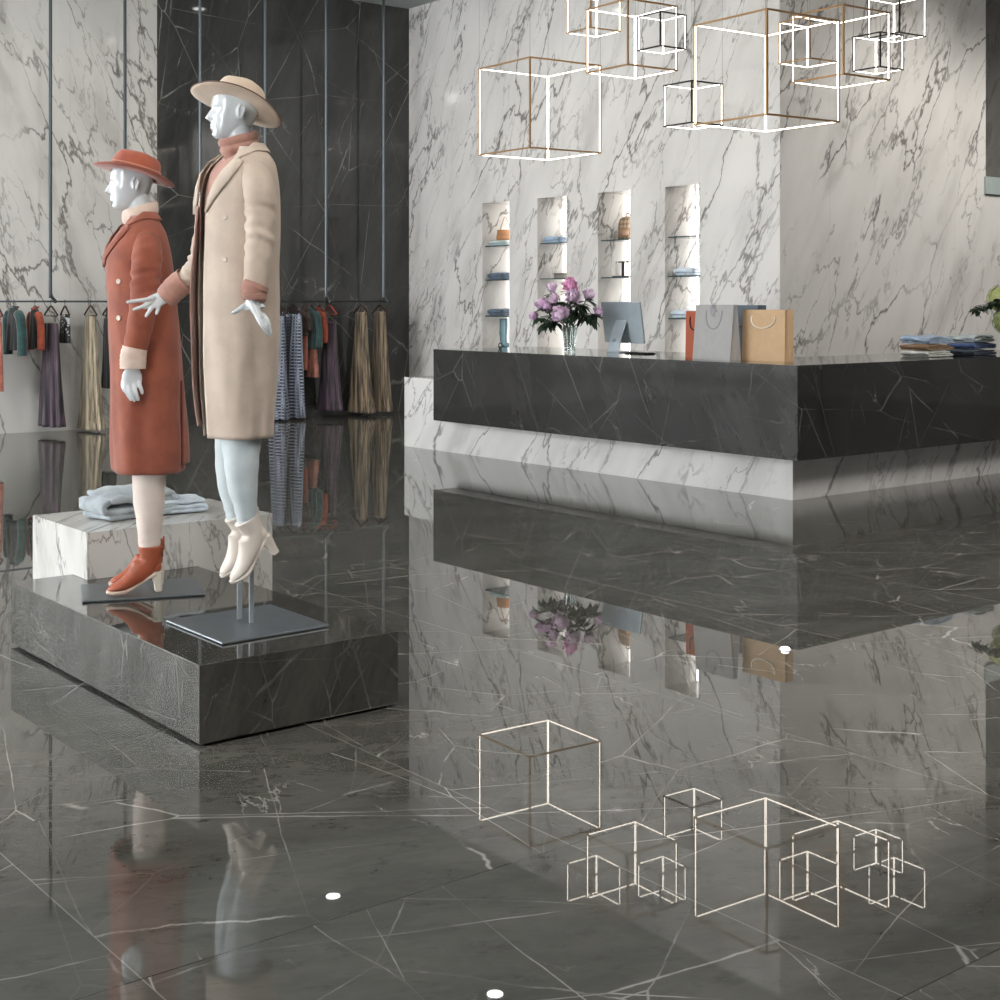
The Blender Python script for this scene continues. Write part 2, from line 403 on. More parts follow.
# ------------------------------------------------------------------ reception counter
CX, CY, CZ = 8.378, 7.004, 1.072
t = thing('reception_counter', 'long L-shaped reception counter of black marble on a white marble base', 'counter', (CX, CY, 0))
lx = lambda x: x-CX
ly = lambda y: y-CY
mb = MB().box(lx(8.668), ly(7.9), 0, lx(9.45), ly(12.65), .742).box(lx(8.668), ly(7.294), 0, lx(17.5), ly(7.9), .742)
o = mb.build('base', M['plinth_marble'], t, smooth=False); o['label'] = 'white veined marble base'
MB().box(0, 0, .352, lx(8.66), ly(11.71), 1.045).build('front_panel', M['slab_dark'], t, smooth=False, bevel=.002)
MB().box(lx(8.664), 0, .352, lx(17.5), .28, 1.045).build('front_panel', M['slab_dark'], t, smooth=False, bevel=.002)
mb = MB().box(0, 0, 1.0452, lx(9.72), ly(11.71), CZ).box(lx(9.7205), 0, 1.0452, lx(17.5), ly(8.09), CZ)
mb.build('countertop', M['slab_dark'], t, smooth=False)

# ------------------------------------------------------------------ cube pendant lamps
CUBES = [ # far edge x, top, bottom, mirrored bottom, mirrored top, frame, label
 (548, 79.5, 160, 720, 803, 'gold', 'large gold cube pendant lamp hanging lowest and leftmost, apart from the cluster'),
 (635.3, 16.8, 78.7, 821.4, 883, 'gold', 'medium gold cube pendant lamp whose corner meets the leftmost large cube'),
 (663.3, 21.3, 53.9, 856, 889, 'black_metal', 'small black-edged cube pendant lamp overlapping the medium gold cube'),
 (596.5, 0, 37.2, 855, 892, 'gold', 'small gold cube pendant lamp highest on the left, cut by the top edge'),
 (694.2, 90, 129.3, 788, 828, 'black_metal', 'small black cube pendant lamp hanging low beside the largest cube'),
 (807.5, 27, 67.5, 851, 891, 'gold', 'small gold cube pendant lamp behind the upper right of the largest cube'),
 (765.5, 36, 131.7, 797.6, 893, 'gold', 'largest gold cube pendant lamp in the middle of the cluster'),
 (837.6, 21, 88.2, 820.4, 885, 'gold', 'medium gold cube pendant lamp on the right side of the largest cube'),
 (876, 41.4, 74.2, 829, 862.4, 'black_metal', 'small black cube pendant lamp lowest at the right end of the cluster'),
 (894, 3.2, 42.3, 857, 895, 'black_metal', 'small black cube pendant lamp at the upper right, cut by the top edge'),
]
for x, tp, bt, rb, rt_, fm, lb in CUBES:
    Yd = F*H/((bt+rb)/2-HY); s = (rt_-rb)*Yd/F
    d = ray(x, HY); zb = H+(HY-bt)*Yd/F
    t = thing('cube_pendant_lamp', lb, 'pendant lamp', (d[0]*Yd, d[1]*Yd, zb), math.radians(-3.3), 'cube pendant lamps over the counter')
    w = .0082 if s > .5 else .0068
    fr = MB(); led = MB()
    P = [(-s, -s), (0, -s), (0, 0), (-s, 0)]
    e = .0015; lw = w*.6
    for (cx_, cy_) in P:
        fr.box(cx_-w, cy_-w, -w, cx_+w, cy_+w, s+w)
        sx = 1 if cx_ < -.01 else -1; sy = 1 if cy_ < -.01 else -1
        led.box(min(cx_+sx*w, cx_+sx*(w+e)), cy_-lw, w, max(cx_+sx*w, cx_+sx*(w+e)), cy_+lw, s-w)
        led.box(cx_-lw, min(cy_+sy*w, cy_+sy*(w+e)), w, cx_+lw, max(cy_+sy*w, cy_+sy*(w+e)), s-w)
        MB().tube([(cx_, cy_, s+w), (cx_, cy_, ZC-zb)], .0016, 5).build('suspension_wire', M['wire'], t)
    for z, sz in ((0, 1), (s, -1)):
        for yy, sy in ((-s, 1), (0, -1)):
            fr.box(-s+w, yy-w, z-w, -w, yy+w, z+w)
            led.box(-s+w, min(yy+sy*w, yy+sy*(w+e)), z-lw, -w, max(yy+sy*w, yy+sy*(w+e)), z+lw)
        for xx, sx in ((-s, 1), (0, -1)):
            fr.box(xx-w, -s+w, z-w, xx+w, -w, z+w)
            led.box(min(xx+sx*w, xx+sx*(w+e)), -s+w, z-lw, max(xx+sx*w, xx+sx*(w+e)), -w, z+lw)
    fr.build('frame', M[fm], t, smooth=False)
    led.build('led_strip', M['led'], t, smooth=False)

# ------------------------------------------------------------------ niche fittings
SZ = [on_x(620, 239, XN).z, on_x(620, 276.8, XN).z, on_x(675, 318, XN).z]
glass = NT('shelf_glass'); glass.bsdf(Base_Color=rgb(70, 88, 92), Roughness=.08, Alpha=.85); glass = glass.m
NN = ['leftmost lit niche', 'second lit niche from the left', 'third lit niche from the left', 'rightmost lit niche']
RR = ['topmost', 'middle', 'lowest']
for i, (a, b) in enumerate(NY):
    for k, z in enumerate(SZ):
        t = MB().box(XN+.03, a+.001, z-.014, XN+ND-.03, b-.02, z).build('glass_shelf', glass, smooth=False)
        tag(t, f'{RR[k]} thin glass shelf in the {NN[i]}', 'shelf', 'glass shelves in the wall niches')
    t = thing('led_strip_light', f'vertical white light strip glowing inside the {NN[i]}', 'light strip', (XN+ND-.012, b-.05, NZ0), 0, 'niche light strips')
    MB().box(-.008, -.014, .01, .012, .014, NZ1-NZ0-.01).build('diffuser', M['niche_led'], t, smooth=False)
    MB().box(-.006, -.022, .01, .012, -.0145, NZ1-NZ0-.01).build('profile', M['alu'], t, smooth=False)
    L = bpy.data.lights.new('niche_fill', 'AREA'); L.shape = 'RECTANGLE'; L.size = 1.9; L.size_y = .05; L.energy = 9; L.spread = math.radians(110); L.color = (1, .97, .93)  # added unseen light that brightens the inner side of the niche
    lo = bpy.data.objects.new('niche_fill', L); COL.objects.link(lo); lo.location = (XN+.07, a+.03, (NZ0+NZ1)/2)
    lo.rotation_euler = Vector((1, .6, 0)).to_track_quat('-Z', 'X').to_euler()

# ------------------------------------------------------------------ mannequins
def lerp(a, b, t): return a+(b-a)*t
def table(tb, z):
    """smooth interpolation in a table of (z, ...) rows, z ascending"""
    if z <= tb[0][0]: return tb[0][1:]
    for i in range(len(tb)-1):
        if z <= tb[i+1][0]:
            t = (z-tb[i][0])/(tb[i+1][0]-tb[i][0])
            p0 = tb[max(i-1, 0)]; p1 = tb[i]; p2 = tb[i+1]; p3 = tb[min(i+2, len(tb)-1)]
            return [p1[k]+.5*t*(p2[k]-p0[k]+t*(2*p0[k]-5*p1[k]+4*p2[k]-p3[k]+t*(3*(p1[k]-p2[k])+p3[k]-p0[k]))) for k in range(1, len(p1))]
    return tb[-1][1:]
def gs(x, s): return math.exp(-(x/s)**2)

HEAD = [(0, .060, .006, .020), (.012, .071, -.012, .036), (.03, .076, -.035, .049), (.05, .079, -.060, .058), (.07, .081, -.078, .065), (.09, .082, -.089, .070),
        (.115, .080, -.096, .074), (.14, .083, -.099, .077), (.165, .079, -.098, .077), (.185, .068, -.090, .070), (.205, .045, -.068, .054), (.218, .014, -.036, .032), (.2235, -.012, -.018, .006)]
def head(mb, base, yaw, pitch, k=1.0, roll=0):
    """base = point under the chin on the neck axis; +x forward in head space, yaw about z (0 = +x local)"""
    R = Matrix.Rotation(yaw, 3, 'Z') @ Matrix.Rotation(-pitch, 3, 'Y') @ Matrix.Rotation(roll, 3, 'X')
    base = Vector(base)
    tf = lambda p: base + R @ (Vector(p)*k)
    rings = []
    N, Mz = 72, 64
    for i in range(Mz+1):
        z = .2235*i/Mz
        f, b, w = table(HEAD, z)
        cx = (f+b)/2; a = (f-b)/2
        ring = []
        for j in range(N):
            th = 2*PI*j/N
            ex = .86
            co, si = math.cos(th), math.sin(th)
            x = cx + a*math.copysign(abs(co)**ex, co); y = w*math.copysign(abs(si)**ex, si)
            if co > 0:
                # nose
                if .064 < z < .125:
                    pr = max(0, (z-.064)/.012) if z < .076 else max(0, 1-(z-.076)/.046)
                    pr = min(1, pr)**.8
                    x += .027*pr*gs(y, .0125-.003*min(1, max(0, (z-.076)/.03)))
                    if z < .084: x += .006*gs(abs(y)-.012, .006)*gs(z-.074, .008)
                # brow, eye hollows, eyeballs
                x += .005*gs(abs(y)-.028, .022)*gs(z-.128, .008)
                x -= .0125*gs(abs(y)-.031, .014)*gs(z-.112, .010)
                x += .007*gs(abs(y)-.032, .009)*gs(z-.111, .006)
                x -= .0015*gs(abs(y)-.032, .012)*gs(z-.1105, .0018)
                # lips
                x += .0085*gs(y, .020)*gs(z-.053, .0055) + .0085*gs(y, .018)*gs(z-.041, .006)
                x -= .005*gs(y, .022)*gs(z-.047, .0022)
                x -= .004*gs(y, .02)*gs(z-.029, .006)
                x += .006*gs(y, .018)*gs(z-.014, .009)
                x -= .002*gs(y, .004)*gs(z-.06, .005)
                # cheekbones
                x += .003*gs(abs(y)-.045, .014)*gs(z-.088, .014)
            ring.append(tf((x, y, z)))
        rings.append(ring)
    mb.loft(rings)
    for sg in (1, -1):   # ears: rim and lobe
        e = R @ Matrix.Rotation(sg*-.35, 3, 'Z') @ Matrix.Rotation(.2, 3, 'Y')
        mb.ell(tf((-.012, sg*.076, .103)), (.018*k, .008*k, .031*k), 16, 12, e)
        pts = [(-.004, .083, .080), (-.004, .084, .098), (-.002, .085, .115), (-.010, .087, .131), (-.022, .088, .128), (-.027, .087, .112), (-.020, .085, .092), (-.011, .083, .078)]
        mb.tube([tf((x, sg*y, z)) for x, y, z in pts], [.004*k]*8, 8)
    return R, tf

class Frame:
    """local axes of a mannequin: X to the right in the photograph, Y away from the camera, Z up"""
    def __init__(s, root):
        s.r = Vector(root); d = Vector((root[0], root[1], 0)).normalized()
        s.d = d; s.x = Vector((d.y, -d.x, 0)); s.rz = math.atan2(s.x.y, s.x.x)
        s.D = Vector((root[0], root[1], 0)).length
    def P(s, px, py, dep=0.0):
        r = Vector(ray(px, py)); t = (s.D+dep)/(r.x*s.d.x+r.y*s.d.y)
        w = Vector((r.x*t, r.y*t, H+r.z*t)) - s.r
        return Vector((w.dot(s.x), w.dot(s.d), w.z))
    def yaw(s, th): return math.pi + th     # facing left in the picture, turned th towards the camera
def facing(th): return Vector((-math.cos(th), -math.sin(th), 0)), Vector((math.sin(th), -math.cos(th), 0))

class Torso:
    """coat body: rings of (py, centre px, half depth, half width)"""
    def __init__(s, fr, rows, th, e=.88, fold=.006, seed=0, dep=0.0):
        s.fr = fr; s.f, s.l = facing(th); s.e = e; s.fold = fold; s.seed = seed; s.dep = dep
        tb = []
        for py, px, A, B in rows:
            p = fr.P(px, py, dep); tb.append((p.z, p.x, A, B))
        tb.sort(); s.tb = tb; s.z0 = tb[0][0]; s.z1 = tb[-1][0]
    def S(s, phi, z, off=0.0):
        cx, A, B = table(s.tb, z)
        co, si = math.cos(phi), math.sin(phi)
        fa = (A+off)*math.copysign(abs(co)**s.e, co); la = (B+off)*math.copysign(abs(si)**s.e, si)
        low = min(1, max(0, (s.tb[-1][0]-.35-z)/.5))
        w = s.fold*low*(math.sin(phi*5+s.seed+z*1.3)+.6*math.sin(phi*9+2+s.seed)) + .009*mnoise.noise(Vector((co*3+s.seed, si*3, z*4)))*(.4+.6*low)
        k = 1+w/max(.05, math.hypot(fa, la))
        c = Vector((cx, s.dep, z))
        return c + s.f*fa*k + s.l*la*k

def knit_tube(name, pts, rad, mat, parent, n=28, solid=.004, thick=True):
    return MB().tube(pts, rad, n, cap=False).build(name, mat, parent, solid=solid)

def sleeve(pts, rads, seed=0, n=30, wr=.0032, el=None):
    """sleeve tube with wrinkles gathered round the elbow"""
    P = [Vector(p) for p in pts]
    # resample with Catmull-Rom
    Q = []; R_ = []
    for i in range(len(P)-1):
        for q in range(10):
            t = q/10
            p0, p1, p2, p3 = P[max(i-1, 0)], P[i], P[i+1], P[min(i+2, len(P)-1)]
            Q.append(p1+.5*t*(p2-p0+t*(2*p0-5*p1+4*p2-p3+t*(3*(p1-p2)+p3-p0)))); R_.append(lerp(rads[i], rads[i+1], t))
    Q.append(P[-1]); R_.append(rads[-1])
    mb = MB(); rings = []; A = Vector((-1, 0, .0))
    L = len(Q)
    for i, p in enumerate(Q):
        T = (Q[min(i+1, L-1)]-Q[max(i-1, 0)]).normalized(); B = T.cross(A).normalized(); A2 = B.cross(T).normalized()
        u = i/(L-1); g = gs(u-(el or .5), .17)+.35
        ring = []
        for j in range(n):
            a = 2*PI*j/n
            w = wr*g*(math.sin(u*46+2.2*math.sin(a+seed)+seed)*.8+.7*math.sin(u*75+3*math.cos(a*1+seed)))
            rr = R_[i]+w
            ring.append(p+A2*math.cos(a)*rr+B*math.sin(a)*rr)
        rings.append(ring)
    mb.loft(rings, cap=True)
    return mb

def hat(fr, parent, c, r, crown_r, crown_h, pitch, roll, th, felt, edge, band, band_h=.03, dip=.012, under=None):
    """wide brimmed felt hat with pinched crown: c = centre of the brim plane in local coordinates"""
    R = Matrix.Rotation(PI+th, 3, 'Z') @ Matrix.Rotation(roll, 3, 'X') @ Matrix.Rotation(-pitch, 3, 'Y')
    c = Vector(c); N = 56
    tf = lambda p: c + R @ Vector(p)
    # brim: closed thin ring
    rings = []
    rad = [(crown_r*.96, .004), (crown_r*1.02, .002), (crown_r*1.25, 0), (r*.8, .001), (r*.93, .004), (r, .009), (r, .013), (r*.93, .008), (r*.8, .005), (crown_r*1.25, .004), (crown_r*1.02, .006), (crown_r*.96, .007)]
    for q, z in rad:
        ring = []
        for j in range(N):
            a = 2*PI*j/N
            zz = z + dip*(q/r)**2*(math.cos(a*2)*-.9)
            ring.append(tf((q*math.cos(a)*1.04, q*math.sin(a)*.97, zz)))
        rings.append(ring)
    b = MB().loft(rings+[rings[0]], cap=False).build('brim', felt, parent)
    MB().tube([tf((r*1.002*math.cos(2*PI*j/N)*1.04, r*1.002*math.sin(2*PI*j/N)*.97, .011+dip*math.cos(4*PI*j/N)*-.9)) for j in range(N+1)], .0024, 6, cap=False).build('edge_binding', edge, parent)
    rings = []
    prof = [(1.0, .004), (.995, .02), (.97, .045), (.94, .066), (.90, .082), (.84, .092), (.72, .098), (.5, .098), (.25, .095), (.02, .093)]
    for q, z in prof:
        ring = []
        for j in range(N):
            a = 2*PI*j/N
            x = q*crown_r*1.10*math.cos(a); y = q*crown_r*.93*math.sin(a)
            zz = z/.098*crown_h
            tt = max(0, (z-.06)/.038)
            zz -= tt*.026*gs(y, .022)*(.5+.5*min(1, max(-1, x/crown_r))+.25)         # centre crease
            zz -= tt*.008*(x/crown_r < -.3)*abs(x/crown_r)
            pin = tt*.016*gs(x-.045, .03)*min(1, abs(y)/.04)
            y -= math.copysign(pin, y)
            ring.append(tf((x, y, zz)))
        rings.append(ring)
    MB().loft(rings).build('crown', felt, parent, sub=1)
    if band:
        for z0, z1, off, mt in ((.006, band_h, .0022, band[0]), (band_h, band_h+.006, .0032, band[1])):
            rr = []
            for zz, o in ((z0, 0), (z0, off), (z1, off), (z1, 0)):
                rr.append([tf(((crown_r*1.10*(1-zz*.35)+o)*math.cos(2*PI*j/N), (crown_r*.93*(1-zz*.35)+o)*math.sin(2*PI*j/N), zz)) for j in range(N)])
            MB().loft(rr, cap=False).build('hat_band', mt, parent)

def boot(parent, ankle, th, pitch, leather, heel_mat, k=1.0, heel_h=.088, slim=False, name='boot'):
    """ankle boot; ankle = point at the shaft centre, toe forward; pitch turns the toe down"""
    R0 = Matrix.Rotation(PI+th, 3, 'Z') @ Matrix.Rotation(pitch, 3, 'Y')
    ankle = Vector(ankle); ref = Vector((-.030, 0, .195))
    tf = lambda p: ankle + R0 @ ((Vector(p)-ref)*k)
    mb = MB()
    def sec(c, ang, rx, ry, n=24, fl=0):
        ring = []
        for j in range(n):
            a = 2*PI*j/n; u = rx*math.cos(a); v = ry*math.sin(a)
            if u < 0: u *= (1-fl)
            ring.append(tf((c[0]+u*math.cos(ang), v, c[2]+u*math.sin(ang)) if True else None))
        return ring
    # spine from shaft to toe; ang: 0 = ring lies flat, -90 = ring stands upright facing the toe
    secs = [((-.030, 0, .198), 0, .054, .047), ((-.031, 0, .170), -.02, .050, .044), ((-.029, 0, .145), -.08, .047, .041), ((-.020, 0, .120), .25, .054, .040), ((-.004, 0, .104), .60, .058, .038),
            ((.026, 0, .078), .95, .047, .038), ((.056, 0, .056), 1.15, .037, .039), ((.088, 0, .036), 1.35, .030, .041), ((.114, 0, .027), 1.5, .024, .038), ((.136, 0, .022), 1.57, .018, .030), ((.150, 0, .018), 1.57, .012, .019), ((.157, 0, .015), 1.57, .004, .006)]
    secs = [((c[0], 0, c[2]), a+0, rx, ry) for c, a, rx, ry in secs]
    mb.loft([sec((c[0], 0, c[2]), a, rx, ry) for c, a, rx, ry in secs])
    mb.ell(tf((-.048, 0, .105)), (.030*k, .033*k, .034*k), 20, 14, R0)
    o = mb.build(name, leather, parent, remesh=.003, smooth_it=5)
    # sole following the foot from heel seat to toe
    top = [(-.078, .018, .078), (-.05, .030, .072), (-.02, .030, .060), (.02, .026, .036), (.055, .030, .014), (.085, .038, .004), (.115, .037, .002), (.14, .028, .003), (.157, .012, .006), (.162, .003, .008)]
    rings = []
    for x, w, z in top:
        w *= .98
        rings.append([tf((x, w, z)), tf((x, w*.9, z+.012)), tf((x, -w*.9, z+.012)), tf((x, -w, z)), tf((x, -w*.9, z-.004)), tf((x, w*.9, z-.004))])
    MB().loft(rings).build('sole', heel_mat if not slim else M['sole'], o)
    # heel block
    rr = []
    for z, xa, xb_, w in ((.086, -.083, -.022, .030), (.06, -.083, -.035, .027), (.03, -.081, -.046, .023), (-.005, -.080, -.050, .021)):
        rr.append([tf((xa, w*.6, z)), tf((xa+.012, w, z)), tf((xb_, w*.9, z)), tf((xb_, -w*.9, z)), tf((xa+.012, -w, z)), tf((xa, -w*.6, z))])
    MB().loft(list(reversed(rr))).build('heel', heel_mat, o, smooth=False, bevel=.003)
    # pull tab, zip line
    MB().box(-.004, -.008, -.03, .004, .008, .03).build('pull_tab', leather, o, smooth=False, bevel=.002, loc=tf((-.082, 0, .178)))
    return o

def smooth_path(pts, k=8):
    P = [Vector(p) for p in pts]; Q = []
    for i in range(len(P)-1):
        for q in range(k):
            t = q/k; p0, p1, p2, p3 = P[max(i-1, 0)], P[i], P[i+1], P[min(i+2, len(P)-1)]
            Q.append(p1+.5*t*(p2-p0+t*(2*p0-5*p1+4*p2-p3+t*(3*(p1-p2)+p3-p0))))
    Q.append(P[-1]); return Q
def finger(mb, pts, r0, r1):
    Q = smooth_path(pts, 5); n = len(Q)
    rr = [lerp(r0, r1, i/(n-1))*(1+.07*gs((i/(n-1))-.45, .06)+.05*gs((i/(n-1))-.75, .05)) for i in range(n)]
    mb.tube(Q, rr, 12); mb.ell(Q[-1], (rr[-1]*1.0,)*3, 12, 8); mb.ell(Q[0], (rr[0],)*3, 12, 8)

def skin_leg(rows, fr, n=26):
    """rows of (px, py, depth, radius)"""
    pts = [fr.P(px, py, d) for px, py, d, r in rows]; Q = smooth_path(pts, 6)
    rr = []
    for i in range(len(rows)-1):
        for q in range(6): rr.append(lerp(rows[i][3], rows[i+1][3], (1-math.cos(PI*q/6))/2))
    rr.append(rows[-1][3])
    return Q, rr

def make_coat(T, parent, wool, lining, phi_l, phi_r, zb, neck_open, ztop, zhem, front_in=0.0, name='coat', hem_tilt=0.0):
    """coat body as one sheet from the left front edge round the back to the right front edge.
    phi_l: angle of the left edge below the break point zb (negative = overlaps past the centre); phi_r the right edge"""
    rows = []; NZ = 70; NP = 96
    for i in range(NZ+1):
        z = lerp(zhem, ztop, i/NZ)
        u = max(0, (z-zb)/(ztop-zb))
        a = phi_l + (neck_open[0]-phi_l)*u**.85; b = 2*PI+phi_r + (2*PI+neck_open[1]-2*PI-phi_r)*u**.85
        row = []
        for j in range(NP+1):
            t = j/NP; ph = lerp(a, b, t)
            off = lerp(.010, -.004, t)
            p = T.S(ph, z + (hem_tilt*math.cos(ph) if i == 0 else 0), off)
            row.append(p)
        rows.append(row)
    mb = MB().sheet(rows)
    return mb.build(name, [wool], parent, solid=.006)

def lapel(T, parent, wool, pts, off0=.014, off1=.022, name='lapel'):
    """pts: strips of (phi_in, phi_out, z)"""
    rows = []
    for a, b, z in pts:
        rows.append([T.S(lerp(a, b, q/8), z+.0*q, lerp(off0, off1, math.sin(PI*.9*q/8))) for q in range(9)])
    return MB().sheet(rows).build(name, wool, parent, solid=.005)

def find_phi(T, z, lx_, lo=-.6, hi=1.5):
    for i in range(30):
        m = (lo+hi)/2
        if T.S(m, z, .02).x < lx_: lo = m
        else: hi = m
    return lo
def buttons(T, fr, parent, spots):
    for px, py, r in spots:
        p = fr.P(px, py, -.14); ph = find_phi(T, p.z, p.x)
        q = T.S(ph, p.z, .013); n = (T.S(ph, p.z, .05)-T.S(ph, p.z, 0)).normalized()
        R = n.to_track_quat('Z', 'Y').to_matrix()
        mb = MB().lathe(q, [(.0005, .0), (r, 0), (r, .003), (r*.85, .0048), (r*.66, .0036), (.0005, .003)], 22, R)
        mb.build('button', M['button'], parent)

# ---- tall mannequin in the cream coat
root = Vector((2.661, 4.967, PZ+.001)); fr = Frame(root); P = fr.P
TH = math.radians(27); f, l = facing(TH)
tall = thing('mannequin', 'taller mannequin in a cream coat and cream hat with its arm stretched forward', 'mannequin', root, fr.rz, 'mannequins on the platform')
iz = Matrix.Rotation(-fr.rz, 3, 'Z')
def loc_of(w, rt=None): return iz @ (Vector(w)-(rt or root))
# base plate and rods
a = [loc_of(v) for v in ((2.429, 4.727, 0), (2.897, 4.740, 0), (2.897, 5.208, 0), (2.429, 5.208, 0))]
mb = MB().loft([[Vector((p.x, p.y, z)) for p in a] for z in (0, .010)])
mb.build('base_plate', M['steel'], tall, smooth=False, bevel=.004)
for px, pyb, pyt in ((239.5, 619, 582), (251.5, 622.5, 560)):
    q = loc_of(on_z(px, pyb, PZ+.011)); dd = q.y; top = P(px, pyt, dd)
    MB().box(q.x-.010, q.y-.010, .0105, q.x+.010, q.y+.010, top.z).build('support_rod', M['alu'], tall, smooth=False, bevel=.002)
rows = [(147, 245, .058, .070), (152, 244, .068, .095), (158, 242.5, .084, .135), (165, 241, .100, .168), (174, 239.5, .112, .186), (186, 239, .122, .192), (205, 238.5, .131, .194), (235, 238.5, .136, .188), (268, 237.5, .137, .186), (320, 236.5, .136, .188), (380, 236, .128, .180), (437, 236, .112, .166)]
T = Torso(fr, rows, TH, seed=1.0)
zhem = P(238, 436, 0).z; zt = P(238, 149, 0).z; zb_ = P(238, 214, 0).z
coat = make_coat(T, tall, M['cream_wool'], M['pink_lining'], math.radians(3), math.radians(-30), zb_, (math.radians(44), math.radians(-50)), zt, zhem)
coat['label'] = 'long cream wool coat'
# lining seen through the open front, right front panel edge folded forward
def rad(*a): return tuple(math.radians(q) for q in a)
def lap(T, coat, mat, rows_): lapel(T, coat, mat, [rad(a, b)+(lerp(zb_, zt, u),) for a, b, u in rows_])
def collar(T, coat, mat, a0):
    cr = []
    for q in range(41):
        ph = lerp(math.radians(a0), 2*PI-math.radians(a0), q/40); u = min(1, max(0, (q if q < 20 else 40-q)/7))
        zc = lerp(lerp(zb_, zt, .80), zt, min(1, u*1.05)); wd = lerp(.35, 1, u)
        cr.append([T.S(ph, zc-.016*wd, .020), T.S(ph, zc+.004, .017), T.S(ph, zc+.010, .010)+Vector((0, 0, .012*wd)), T.S(ph, zc+.004, -.002)+Vector((0, 0, .012*wd))])
    MB().sheet(cr).build('collar', mat, coat, solid=.004, sub=1)
lap(T, coat, M['cream_wool'], [(5, 6, .0), (5, 20, .2), (12, 36, .42), (22, 50, .62), (32, 57, .74), (38, 48, .80)])
lap(T, coat, M['cream_wool'], [(-28, -34, .0), (-22, -44, .2), (-26, -58, .42), (-34, -68, .62), (-42, -70, .74), (-46, -60, .80)])
collar(T, coat, M['cream_wool'], 40)
buttons(T, fr, coat, [(224, 217.8, .0105), (224, 259.6, .0105)])
# right front panel hanging open, seen as a narrow strip with its lining
rp = []
for i in range(31):
    u = i/30; z = lerp(P(200, 426, 0).z, zb_+.03, u)
    e0 = T.S(math.radians(-40), z, .0); e1 = T.S(math.radians(-16), z, .014+.014*math.sin(PI*u))
    rp.append([e0.lerp(e1, q/5)+f*(.010*math.sin(PI*q/5)) for q in range(6)])
MB().sheet(rp).build('front_panel', M['pink_lining'], coat, solid=.005)
# sweater under the coat and roll neck
Ti = Torso(fr, [(py, px, max(.03, A-.020), max(.03, B-.020)) for py, px, A, B in rows], TH, seed=1.0, fold=0)
sw = MB().loft([[Ti.S(2*PI*j/48, lerp(P(238, 246).z, P(238, 147).z, i/30)) for j in range(48)] for i in range(31)]).build('sweater', M['pink_knit'], tall)
nk = lambda px, py: P(px, py, -.004)
def roll(parent, mat, rows_, tilt, n=40):
    rings = []
    for px, py, ra, rb in rows_:
        c = P(px, py, 0)
        rings.append([c + f*ra*math.cos(2*PI*j/n) + l*rb*math.sin(2*PI*j/n) + Vector((0, 0, -tilt*math.cos(2*PI*j/n))) for j in range(n)])
    return MB().loft(rings, cap=False).build('roll_neck', mat, parent, solid=.003)
roll(sw, M['pink_knit'], [(240, 155, .060, .060), (240, 150.5, .064, .063), (240, 149.5, .072, .069), (239.5, 147, .076, .072), (239.2, 144.2, .074, .070), (239, 143, .070, .067), (238.6, 142, .075, .071), (238.3, 139, .078, .073), (238, 136.2, .076, .071), (238, 134.8, .068, .064), (238.2, 136.5, .062, .060)], .020)
# sleeves, cuffs
near = [P(253, 172, -.135), P(259, 190, -.185), P(260.5, 212, -.20), P(260, 240, -.215), P(257.5, 266, -.235), P(255, 290, -.25)]
MBs = sleeve(near, [.060, .062, .058, .055, .050, .043], 1.0, el=.52)
MBs.build('sleeve', M['cream_wool'], coat)
far = [P(226, 176, .10), P(214, 200, .16), P(208, 232, .22), P(202, 260, .26), P(191, 275, .30), P(181, 284, .325)]
sleeve(far, [.050, .056, .056, .054, .046, .036], 2.0, el=.6, wr=.003).build('sleeve', M['cream_wool'], coat)
def cuff(parent, pts, rads, mat, n=30):
    Q = smooth_path(pts, 6); L = len(Q); rr = []
    for i in range(L):
        u = i/(L-1)*(len(rads)-1); k = min(int(u), len(rads)-2); rr.append(lerp(rads[k], rads[k+1], u-k)+.0012*math.sin(i*1.9))
    return MB().tube(Q, rr, n, cap=False).build('sweater_cuff', mat, parent, solid=.003)
cuff(sw, [P(256.5, 284, -.25), P(254, 291, -.252), P(254.5, 297, -.254), P(254, 301, -.255)], [.047, .050, .046, .044, .038], M['pink_knit'])
cuff(sw, [P(186, 279, .315), P(177, 286.5, .33), P(168, 295.5, .34), P(165.5, 298, .343)], [.050, .052, .048, .043], M['pink_knit'])
# body: one continuous surface
B = MB()
hd, htf = head(B, P(231.5, 140.5, 0), fr.yaw(math.radians(13)), math.radians(3), 1.0)
B.tube(smooth_path([P(243, 168, 0), P(241, 155, 0), P(239, 142, 0), P(238, 128, 0)], 4), [.075]*3+[.058]*4+[.053]*6, 24)
B.loft([[Ti.S(2*PI*j/40, lerp(P(238, 345).z, P(238, 152).z, i/24), -.016) for j in range(40)] for i in range(25)])
for pts in (near, far): B.tube(smooth_path(pts, 5), [.045]*8+[.040]*10+[.032]*8, 16)
